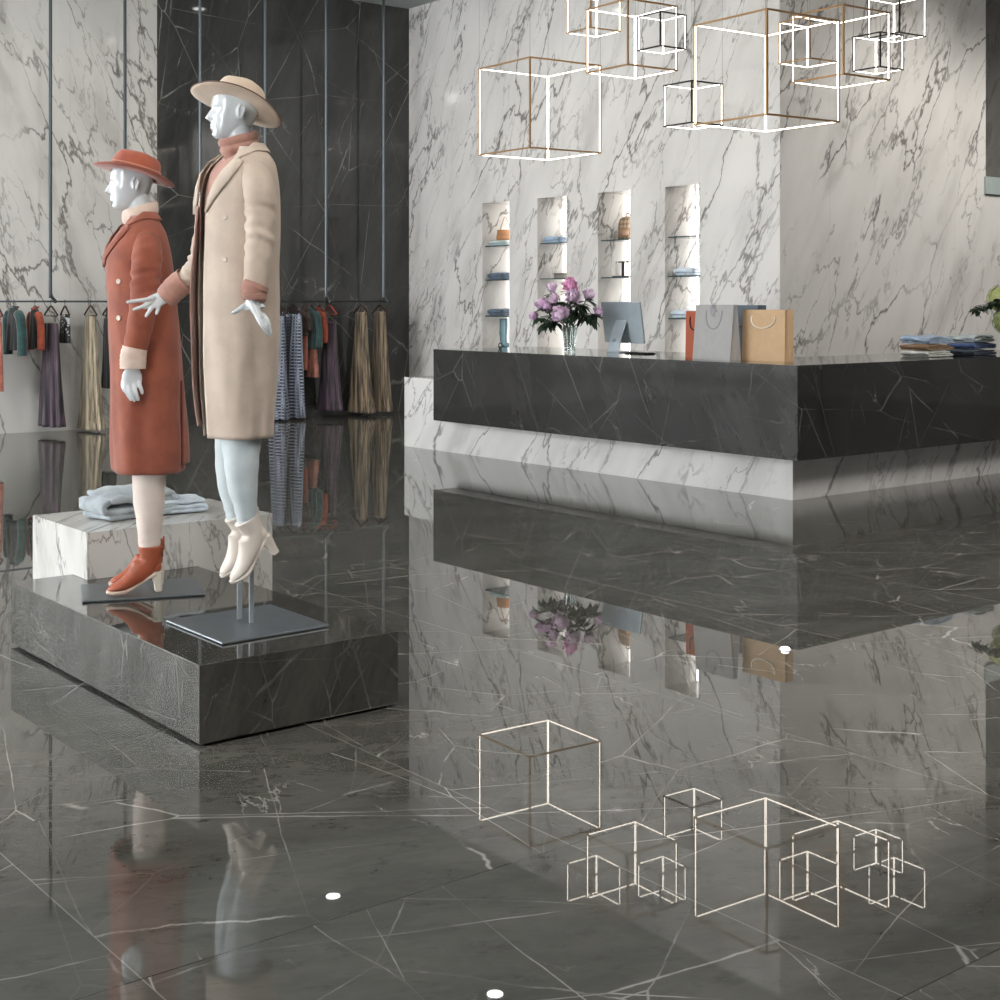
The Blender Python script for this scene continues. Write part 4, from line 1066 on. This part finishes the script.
MB().tube(smooth_path([(0, -.09, .12), (0, -.06, .22), (0, .0, .31), (0, .05, .22), (0, .09, .12)], 6), .006, 8).build('strap', M['tan_leather'], t)
v = nich(503.5, NZ0, .16)
t = thing('tall_boot', 'tall blue-grey boot standing at the foot of the leftmost niche', 'boot', v, 0)
mb = MB().tube(smooth_path([(.0, 0, .40), (.002, 0, .30), (-.004, 0, .2), (0, 0, .10), (.01, 0, .05)], 4), [.055]*5+[.053]*4+[.046]*4+[.042]*4, 18).tube(smooth_path([(.0, 0, .05), (.05, 0, .045), (.09, 0, .03), (.125, 0, .022)], 3), [.042, .042, .041, .04, .038, .036, .032, .027, .02, .01], 16)
mb.build('shaft', M['teal_leather'], t, remesh=.006, smooth_it=4)
MB().box(-.05, -.035, 0, .02, .035, .03).build('heel', M['black_metal'], t, bevel=.004)
v = nich(564, S1)
t = thing('small_box', 'small dark grey box on the middle shelf of the second niche', 'box', v, .1)
MB().box(-.08, -.1, 0, .08, .1, .045).build('body', plain('box_grey', rgb(110, 106, 98), .6), t, bevel=.004, smooth=False)
MB().box(-.083, -.103, .0455, .083, .103, .066).build('lid', plain('box_lid', rgb(92, 88, 82), .6), t, bevel=.004, smooth=False)
v = nich(628, S0)
t = thing('backpack', 'brown patterned backpack on the top shelf of the third niche', 'bag', v, .1)
def plaid():
    t = NT('brown_check'); tc = t.n('ShaderNodeTexCoord'); s = t.n('ShaderNodeSeparateXYZ'); t.set(s.inputs[0], tc.outputs['Object'])
    a = t.math('GREATER_THAN', t.math('SINE', t.math('MULTIPLY', s.outputs[1], 110)), .3); b = t.math('GREATER_THAN', t.math('SINE', t.math('MULTIPLY', s.outputs[2], 110)), .3)
    t.bsdf(Base_Color=t.mix(t.math('MULTIPLY', t.math('ADD', a, b), .5), rgb(128, 106, 84), rgb(70, 56, 46)), Roughness=.7); return t.m
pm = plaid()
mb = MB().loft([[(.075*k*math.copysign(abs(math.cos(a))**.5, math.cos(a)), .125*k*math.copysign(abs(math.sin(a))**.5, math.sin(a)), z) for a in [2*PI*j/24 for j in range(24)]] for z, k in ((0, .95), (.02, 1.02), (.12, 1.0), (.2, .93), (.25, .78), (.275, .5), (.28, .2))])
mb.build('body', pm, t)
mb = MB().loft([[(-.075+.045*k*-abs(math.cos(a)), .085*k*math.sin(a)*1.0, .03+z) for a in [PI*j/12+PI/2 for j in range(13)]] for z, k in ((0, .8), (.02, 1), (.08, 1), (.1, .7))]); mb.build('pocket', M['brown_leather'], t)
MB().tube(smooth_path([(0, -.03, .27), (0, -.025, .31), (0, .025, .31), (0, .03, .27)], 5), .008, 8).build('handle', M['brown_leather'], t)
v = nich(623, S1)
t = thing('jewellery_stand', 'black T-shaped stand on the middle shelf of the third niche', 'display stand', v, 0)
MB().box(-.06, -.13, 0, .06, .13, .014).build('foot', M['black_metal'], t, smooth=False, bevel=.003)
MB().box(-.012, -.014, .0142, .012, .014, .175).build('post', M['black_metal'], t, smooth=False, bevel=.002)
MB().tube([(0, -.12, .183), (0, .12, .183)], .008, 10).build('crossbar', M['black_metal'], t)
for i, (yy, lb) in enumerate(((-.07, 'white bracelet at the right end of the black T-shaped stand'), (.07, 'white bracelet at the left end of the black T-shaped stand'))):
    c = v+Vector((0, yy, .183))
    o = MB().tube([(.026*math.cos(2*PI*q/20), .012*math.sin(q), .026*math.sin(2*PI*q/20)-.014) for q in range(21)], .006, 8).build('bracelet', M['denim_white'], loc=c); tag(o, lb, 'bracelet', 'bracelets on the stand')

# ------------------------------------------------------------------ things on the counter
M['screen_back'] = plain('computer_aluminium', rgb(172, 182, 188), .38, .55); M['screen'] = plain('screen_glass', rgb(12, 12, 13), .1); M['mark'] = plain('dark_grey_mark', rgb(112, 118, 122), .4)
v = on_z(617, 352.5, CZ)
t = thing('desktop_computer', 'silver all-in-one desktop computer seen from behind on the black counter', 'computer', (v.x+.07, v.y-.005, CZ), 0)
tl = math.radians(9)
def tp(x, y, z): # tilted panel space: origin at panel centre
    c = Vector((0, 0, .285)); return c+Vector((x*math.cos(tl)-z*math.sin(tl), y, x*math.sin(tl)+z*math.cos(tl)))
W2, H2 = .268, .198
def slab(x0, x1, w, h, zc=0): return [[tp(x, y, z+zc) for y, z in ((-w, -h), (w, -h), (w, h), (-w, h))] for x in (x0, x1)]
MB().loft(slab(-.012, .008, W2, H2)).build('back_panel', M['screen_back'], t, smooth=False, bevel=.005)
MB().loft(slab(.0082, .0115, W2-.004, H2-.004)).build('screen', M['screen'], t, smooth=False)
nk_ = [tp(-.0125, 0, .02), Vector((-.06, 0, .21)), Vector((-.105, 0, .10)), Vector((-.125, 0, .012))]
st = MB(); st.loft([[p_+Vector((dx, y, 0)) for dx, y in ((-.006, -.075), (.006, -.075), (.006, .075), (-.006, .075))] for p_ in nk_]); st.box(-.13, -.085, 0, .08, .085, .011)
so = st.build('stand', M['screen_back'], t, smooth=False, bevel=.003)
MB().lathe((-.1115, .0, .115), [(.012, -.001), (.018, -.001), (.018, .002), (.012, .002), (.012, -.001)], 24, Vector((-.94, 0, .34)).to_track_quat('Z', 'Y').to_matrix(), False).build('cable_hole_rim', M['mark'], so)
v = on_z(645, 354, CZ)
t = thing('keyboard', 'thin dark keyboard lying on the counter beside the computer', 'keyboard', (v.x, v.y, CZ+.0005), 0)
MB().box(-.07, -.07, 0, .07, .20, .008).build('case', M['black_metal'], t, smooth=False, bevel=.002)
kb = MB()
for i in range(5):
    for j in range(10): kb.box(-.062+i*.025, -.06+j*.025, .0082, -.042+i*.025, -.04+j*.025, .013)
kb.build('keys', M['black_metal'], t, smooth=False)
v = on_z(491, 349, CZ)
t = MB().tube([(.0, .028*math.cos(2*PI*q/24), .030+.028*math.sin(2*PI*q/24)) for q in range(25)], .005, 8).build('ring', M['black_metal'], loc=v+Vector((.12, 0, -.0005)))
t.name = 'bracelet'; tag(t, 'tiny black ring standing at the far end of the counter near the tall boot', 'bracelet')

def bag(px, py, w, h, d, mat, hmat, label, pinch=.35, ribbon=False, hn=.085, hd=.13, shear=0.0):
    """paper carrier bag: px, py = bottom front corner nearest the camera on its right; front faces the shop, w runs along the counter"""
    v = on_z(px, py, CZ)
    t = thing('shopping_bag', label, 'shopping bag', (v.x, v.y, CZ+.0005), 0, 'paper bags on the counter')
    dt = d*pinch; xm = d/2
    b0, b1, b2, b3 = (0, 0, 0), (0, w, 0), (d, w, 0), (d, 0, 0)
    t0, t1, t2, t3 = (xm-dt/2, 0, h), (xm-dt/2, w, h), (xm+dt/2, w, h), (xm+dt/2, 0, h)
    g = .022 if pinch < .6 else .012
    def lp(a, b, u): return tuple(a[i]+(b[i]-a[i])*u for i in range(3))
    mb = MB()
    mb.face([b0, b1, b2, b3]); mb.face([b1, b0, t0, t1]); mb.face([b3, b2, t2, t3])
    for (p0, p1, q0, q1, s) in ((b0, b3, t0, t3, 1), (b2, b1, t2, t1, -1)):
        m0 = lp(p0, p1, .5); m1 = lp(q0, q1, .5); m1 = (m1[0], m1[1]+s*g*1.6, m1[2]); mm = lp(m0, m1, .35); mm = (mm[0], mm[1]+s*g*.6, mm[2])
        mb.face([p0, m0, mm, lp(p0, q0, .35)]); mb.face([m0, p1, lp(p1, q1, .35), mm]); mb.face([lp(p0, q0, .35), mm, m1, q0]); mb.face([mm, lp(p1, q1, .35), q1, m1])
    mb.build('body', mat, t, smooth=False, solid=.002)
    for x in (xm-dt/2-.006, xm+dt/2+.006):
        pts = smooth_path([(x, w/2-hn, h-.05), (x-.004, w/2-hn*1.02, h-.09), (x-.012, w/2-hn*.7, h-.05-hd*.8), (x-.014, w/2, h-.05-hd), (x-.012, w/2+hn*.7, h-.05-hd*.8), (x-.004, w/2+hn*1.02, h-.09), (x, w/2+hn, h-.05)], 6)
        if x > xm: pts = [Vector((q.x+2*(x-q.x), q.y, q.z)) for q in pts]
        MB().tube(pts, .0048, 8).build('handle', hmat, t)
    if ribbon:
        r = MB()
        for s_, L_ in ((.02, .16), (-.015, .18), (.045, .10), (-.05, .09)):
            gr = [[(xm-dt/2-.010-.006*math.sin(q), w/2+s_*(q/6)+k*.014+.01, h-.004-L_*q/6) for k in (-1, 0, 1)] for q in range(7)]; r.sheet(gr)
        r.ell((xm-dt/2-.012, w/2+.01, h-.012), (.012, .02, .014), 12, 8)
        r.build('ribbon', plain('ribbon_grey', rgb(150, 146, 148), .45), t, solid=.002)
    return t
kraft = lambda n, c: plain(n, rgb(*[q*.96 for q in c]), .75)
cord = {k: plain('cord_'+k, rgb(*c), .7) for k, c in dict(black=(26, 24, 24), white=(230, 222, 206), grey=(128, 126, 128)).items()}
bag(730, 360.8, .42, .455, .13, kraft('paper_grey', (164, 161, 158)), cord['grey'], 'light grey paper bag with a ribbon in front of the slate bag', .30, True, .085, .15)
bag(704, 358.4, .22, .40, .10, kraft('paper_orange', (168, 82, 52)), cord['black'], 'narrow orange paper bag with black handles left of the grey bag', .8, False, .055, .11)
bag(757, 357.4, .40, .45, .13, kraft('paper_slate', (92, 102, 112)), cord['black'], 'dark slate paper bag standing behind the grey and tan bags', .8, False, .08, .14)
bag(784.5, 362.0, .45, .415, .11, kraft('paper_tan', (198, 164, 126)), cord['white'], 'tan paper bag with white rope handles at the counter corner', .85, False, .12, .10)

# flowers: leaf and bloom builders
M['leaf'] = plain('leaf_green', rgb(44, 66, 42), .5); M['leaf_dark'] = plain('leaf_dark', rgb(32, 48, 34), .45); M['stem'] = plain('stem_green', rgb(58, 78, 48), .6)
M['petal_lilac'] = plain('petal_lilac', rgb(230, 206, 226), .6); M['petal_pink'] = plain('petal_pink', rgb(232, 170, 206), .6); M['petal_mauve'] = plain('petal_mauve', rgb(216, 182, 212), .6)
M['petal_green'] = plain('petal_green', rgb(160, 166, 106), .6); M['petal_lime'] = plain('petal_lime', rgb(128, 140, 84), .6)
def leaf(mb, p0, d, L, w, droop=.3):
    d = Vector(d).normalized(); up = Vector((0, 0, 1)); s = d.cross(up); s = s.normalized() if s.length > .05 else Vector((1, 0, 0)); n_ = s.cross(d)
    grid = []
    for i in range(7):
        u = i/6; c = Vector(p0)+d*L*u+Vector((0, 0, -droop*L*u*u)); ww = w*math.sin(PI*min(1, u*.92+.05))**.8
        grid.append([c-s*ww+n_*ww*.3, c, c+s*ww+n_*ww*.3])
    mb.sheet(grid)
def bloom_mesh(r, rnd):
    mb = MB(); mb.ell((0, 0, 0), (r*.62, r*.62, r*.55), 14, 9); N = 64
    for q in range(N):
        z = 1-1.75*(q+.5)/N; a = q*2.39996+rnd.uniform(-.2, .2); s_ = math.sqrt(max(0, 1-z*z)); n_ = Vector((s_*math.cos(a), s_*math.sin(a), z))
        up = Vector((0, 0, 1)); e1 = (up-n_*n_.z); e1 = e1.normalized() if e1.length > .05 else Vector((1, 0, 0)); e2 = n_.cross(e1)
        w = r*rnd.uniform(.30, .44)*(1 if z < .5 else .75); L = r*rnd.uniform(.42, .60); base = n_*r*.58-e1*L*.35; grid = []
        lift = rnd.uniform(.15, .75)
        for i in range(5):
            u = i/4; c = base+e1*L*u*.8+n_*r*(.10+lift*u-.15*u*u); ww = w*math.sin(PI*min(.86, .18+u*.7))
            grid.append([c+e2*ww*t_-n_*abs(t_)**2*ww*.35+n_*.11*r*u*math.sin(8*t_+q+u*3) for t_ in (-1, -.5, 0, .5, 1)])
        mb.sheet(grid)
    return mb
def stem_flower(name, label, cat, head_, base, r, mat, tilt, rnd, group, leaves=2, mid=None, mk=bloom_mesh):
    hv_, bv = Vector(head_), Vector(base)
    t = thing(name, label, cat, bv, 0, group)
    o = mk(r, rnd).build('bloom', mat, t, loc=hv_-bv); o.rotation_euler = tilt
    m_ = mid-bv if mid is not None else (hv_-bv)*.5
    pts = smooth_path([(0, 0, 0), m_, hv_-bv-Vector((0, 0, r*.3))], 5)
    so = MB().tube(pts, .005, 7).build('stem', M['stem'], t)
    lm = MB()
    for q in range(leaves):
        c = pts[int(len(pts)*.72) if q % 2 else int(len(pts)*.9)]; a = rnd.uniform(0, 6.28); 
        for k in (-.5, 0, .5): leaf(lm, c, (math.cos(a+k), math.sin(a+k), rnd.uniform(-.35, .5)), rnd.uniform(.08, .14), .021, .35)
    lm.build('leaf', M['leaf_dark'] if rnd.random() < .6 else M['leaf'], t)
    return t
v = on_z(566.5, 352.5, CZ)
VX, VY = v.x+.04, v.y
cg = NT('crystal_glass'); cg.bsdf(Base_Color=(.86, .92, .90, 1), Roughness=.03, IOR=1.45, Transmission_Weight=1.0); cg = cg.m
t = thing('glass_vase', 'cut crystal vase of peonies on the black counter', 'vase', (VX, VY, CZ+.0005), 0)
n = 36
def fac(j, z): return 1+.07*(1 if (j+int(z*40)) % 2 else -1)
prof = [(.050, 0), (.052, .02), (.048, .05), (.052, .09), (.058, .14), (.064, .19), (.070, .225), (.074, .24)]
out = [[(r_*fac(j, z)*math.cos(2*PI*j/n), r_*fac(j, z)*math.sin(2*PI*j/n), z) for j in range(n)] for r_, z in prof]
inn = [[((r_-.009)*math.cos(2*PI*j/n), (r_-.009)*math.sin(2*PI*j/n), max(z, .018)) for j in range(n)] for r_, z in reversed(prof)]
MB().loft(out+inn).build('bowl', cg, t, smooth=False)
RV = Vector((RT[0], RT[1], 0)); DV = Vector((FW[0], FW[1], 0))
rnd = random.Random(5)
pxm = (Vector((VX, VY, 0)).dot(DV))/F
PE = [(567.5, 285.5, 7.5, 'petal_pink', -.02, 'bright pink peony at the top of the bouquet'), (549.5, 287.5, 5.6, 'petal_lilac', .03, 'pale lilac peony at the upper left of the bouquet'), (550.5, 298.5, 5.0, 'petal_lilac', -.06, 'small lilac peony below the upper left one'),
      (569, 297, 7.4, 'petal_lilac', -.09, 'full lilac peony just below the bright pink one'), (584.5, 295, 6.6, 'petal_lilac', -.03, 'lilac peony at the upper right of the bouquet'), (539, 304.5, 6.4, 'petal_mauve', .0, 'mauve peony at the left of the bouquet'),
      (531.5, 316, 5.0, 'petal_mauve', .02, 'mauve peony hanging lowest on the left of the bouquet'), (556, 314, 8.2, 'petal_lilac', -.13, 'largest lilac peony at the front above the vase rim'), (594, 312, 5.4, 'petal_mauve', .02, 'mauve peony hanging at the right of the bouquet toward the computer'), (544, 307, 5.0, 'petal_mauve', -.05, 'mauve peony between the left one and the large front one')]
for i, (px, py, rp_, mt, dd, lb) in enumerate(PE):
    hx = Vector((VX, VY, 0))+RV*((px-566.5)*pxm)+DV*dd*1.2; hz = H+(HY-py)*pxm
    a = rnd.uniform(0, 6.28); base = Vector((VX+.018*math.cos(i*2.4), VY+.018*math.sin(i*2.4), CZ+.03))
    rim = Vector((VX, VY, CZ+.245))+(hx-Vector((VX, VY, 0)))*.18
    dirx = (px-566.5)*pxm
    fv = RV*dirx*2.2+DV*(dd*2-.12)
    ty = Vector((fv.x, fv.y, .16)).to_track_quat('Z', 'Y').to_euler()
    stem_flower('peony', lb, 'flower', (hx.x, hx.y, hz), base, rp_*pxm*1.0, M[mt], ty, rnd, 'peonies in the crystal vase', 5, rim)
# foliage sprigs between the blooms
for i, (px, py, lb) in enumerate(((541, 325, 'leafy sprig drooping at the lower left of the peonies'), (588, 318, 'leafy sprig at the lower right of the peonies'), (577, 305, 'leafy sprig in the middle of the peonies'), (555, 303, 'leafy sprig behind the front lilac peony'), (570, 312, 'leafy sprig right above the vase rim'))):
    hx = Vector((VX, VY, 0))+RV*((px-566.5)*pxm)+DV*(-.05+.03*i); hz = H+(HY-py)*pxm
    base = Vector((VX+.012*math.sin(i), VY-.012*math.cos(i), CZ+.03)); hv_ = Vector((hx.x, hx.y, hz))
    t = thing('leaf_sprig', lb, 'leaves', base, 0, 'leaf sprigs in the crystal vase')
    pts = smooth_path([(0, 0, 0), Vector((VX, VY, CZ+.25))-base, (hv_-base)*.75+Vector((0, 0, .09)), hv_-base], 5)
    MB().tube(pts, .003, 6).build('stem', M['stem'], t)
    lm = MB()
    for q in range(9, len(pts)):
        for k in range(3):
            a = rnd.uniform(0, 6.28); leaf(lm, pts[q], (math.cos(a), math.sin(a), rnd.uniform(-.6, .4)), rnd.uniform(.09, .15), .024, .4)
    lm.build('leaf', M['leaf_dark'], t)
# green hydrangeas at the right edge
v = on_z(1052, 357, CZ); HX = v
t = thing('ceramic_vase', 'pale vase of green hydrangeas just beyond the right edge of the counter', 'vase', (v.x, v.y+.3, CZ+.0005), 0); hb = Vector(t.location)
MB().lathe((0, 0, 0), [(.045, 0), (.07, .03), (.08, .08), (.065, .14), (.045, .17), (.05, .19), (.043, .19), (.04, .16), (.01, .02)], 28).build('body', plain('vase_glaze', rgb(200, 198, 190), .3), t)
pm2 = hb.dot(DV)/F
def hydra_mesh(r, rnd):
    mb = MB()
    for q in range(150):
        z = 1-2*(q+.5)/150; a = q*2.39996; s_ = math.sqrt(1-z*z); n_ = Vector((s_*math.cos(a), s_*math.sin(a), z)); c = n_*r*rnd.uniform(.88, 1.06)
        e1 = n_.orthogonal().normalized(); e2 = n_.cross(e1); ro = rnd.uniform(0, 1.5); w = r*.15
        for k in range(4):
            b_ = ro+k*PI/2; u_ = e1*math.cos(b_)+e2*math.sin(b_); p_ = e1*-math.sin(b_)+e2*math.cos(b_)
            mb.face([c, c+u_*w*.6+p_*w*.45+n_*w*.15, c+u_*w*1.15+n_*w*.05, c+u_*w*.6-p_*w*.45+n_*w*.15])
    mb.ell((0, 0, 0), (r*.86,)*3, 16, 10)
    return mb
pxh = lambda px, py, dd=0: (lambda c: Vector((c.x, c.y, H+(HY-py)*pm2)))(Vector((hb.x, hb.y, 0))+RV*((px-(500+F*hb.dot(RV)/hb.dot(DV)))*pm2)+DV*dd)
for i, (px, py, rp_, mt, dd, lb) in enumerate(((1001, 321, 13, 'petal_lime', -.12, 'lower green hydrangea bloom at the right edge of the picture'), (1006, 299, 14, 'petal_green', .12, 'upper pale green hydrangea bloom at the right edge of the picture'), (1036, 310, 14, 'petal_green', 0, 'green hydrangea bloom furthest right beyond the picture edge'))):
    stem_flower('hydrangea', lb, 'flower', pxh(px, py, dd), hb+Vector((.01*i-.01, .01, .03)), rp_*pm2, M[mt], (0, 0, i), rnd, 'green hydrangeas in the vase', 2, hb+Vector((0, 0, .2)), hydra_mesh)
hv_ = pxh(971, 311, -.12)
t = thing('leaf_sprig', 'dark green leafy sprig reaching left from the green hydrangeas', 'leaves', hb+Vector((0, -.01, .03)), 0); base = Vector(t.location)
pts = smooth_path([(0, 0, 0), (0, 0, .18), pxh(1000, 304, -.10)-base, pxh(985, 306, -.12)-base, hv_-base], 5)
MB().tube(pts, .004, 6).build('stem', M['stem'], t)
lm = MB()
for q in range(8, len(pts)):
    for k in range(7):
        a = rnd.uniform(0, 6.28); leaf(lm, pts[q]+Vector((rnd.uniform(-.02, .02), rnd.uniform(-.02, .02), rnd.uniform(-.03, .03))), (math.cos(a), math.sin(a), rnd.uniform(-.6, .5)), rnd.uniform(.04, .075), .022, .3)
lm.build('leaf', M['leaf_dark'], t)
#@@PART4@@


# ------------------------------------------------------------------ light
w = bpy.data.worlds.new('world'); scene.world = w; w.use_nodes = True
bg = w.node_tree.nodes['Background']; bg.inputs[0].default_value = (.93, .97, 1, 1); bg.inputs[1].default_value = 15.0
def spot(loc, target, energy, size=60, blend=.4, rad=.08, col=(1, .96, .9)):
    L = bpy.data.lights.new('ceiling_spot', 'SPOT'); L.energy = energy; L.spot_size = math.radians(size); L.spot_blend = blend; L.shadow_soft_size = rad; L.color = col
    o = bpy.data.objects.new('ceiling_spot', L); COL.objects.link(o); o.location = loc
    o.rotation_euler = (Vector(target)-Vector(loc)).to_track_quat('-Z', 'Y').to_euler()
def area(loc, target, sx, sy, energy, col=(1, .97, .93)):
    L = bpy.data.lights.new('fill_area_light', 'AREA'); L.shape = 'RECTANGLE'; L.size = sx; L.size_y = sy; L.energy = energy; L.color = col  # added soft fill overhead, no such fitting seen in the room
    o = bpy.data.objects.new('fill_area_light', L); COL.objects.link(o); o.location = loc
    o.rotation_euler = (Vector(target)-Vector(loc)).to_track_quat('-Z', 'Y').to_euler()
spot((-1.4, 2.6, 5.6), (2.6, 5.3, 1.4), 230, 40, .5, .10)
for x_, y_, tx_, ty_, e_ in ((7.2, 13.2, 11.5, 14.2, 160), (7.2, 10.6, 11.5, 11.4, 160), (7.6, 8.6, 11.5, 10.3, 120), (13.6, 7.4, 13.8, 9.9, 430), (16.4, 7.4, 16.4, 9.9, 430), (1.5, 12.2, 3.0, 16.7, 260), (4.8, 12.2, 5.4, 16.7, 290), (6.2, 10.6, 9.5, 16.7, 330)):
    spot((x_, y_, 5.65), (tx_, ty_, 1.9), e_, 95, .9, .05)
area((3.6, 3.2, 5.7), (3.9, 4.2, 0), 4.0, 3.0, 190)
area((7.8, 1.5, 5.7), (11.5, 7.0, .6), 4.0, 2.5, 700)
# ------------------------------------------------------------------ view
scene.cycles.blur_glossy = 3.0; scene.cycles.sample_clamp_indirect = 20.0
vs = scene.view_settings
vs.view_transform = 'Standard'; vs.look = 'None'; vs.exposure = -0.15; vs.gamma = 1.0; vs.use_curve_mapping = False
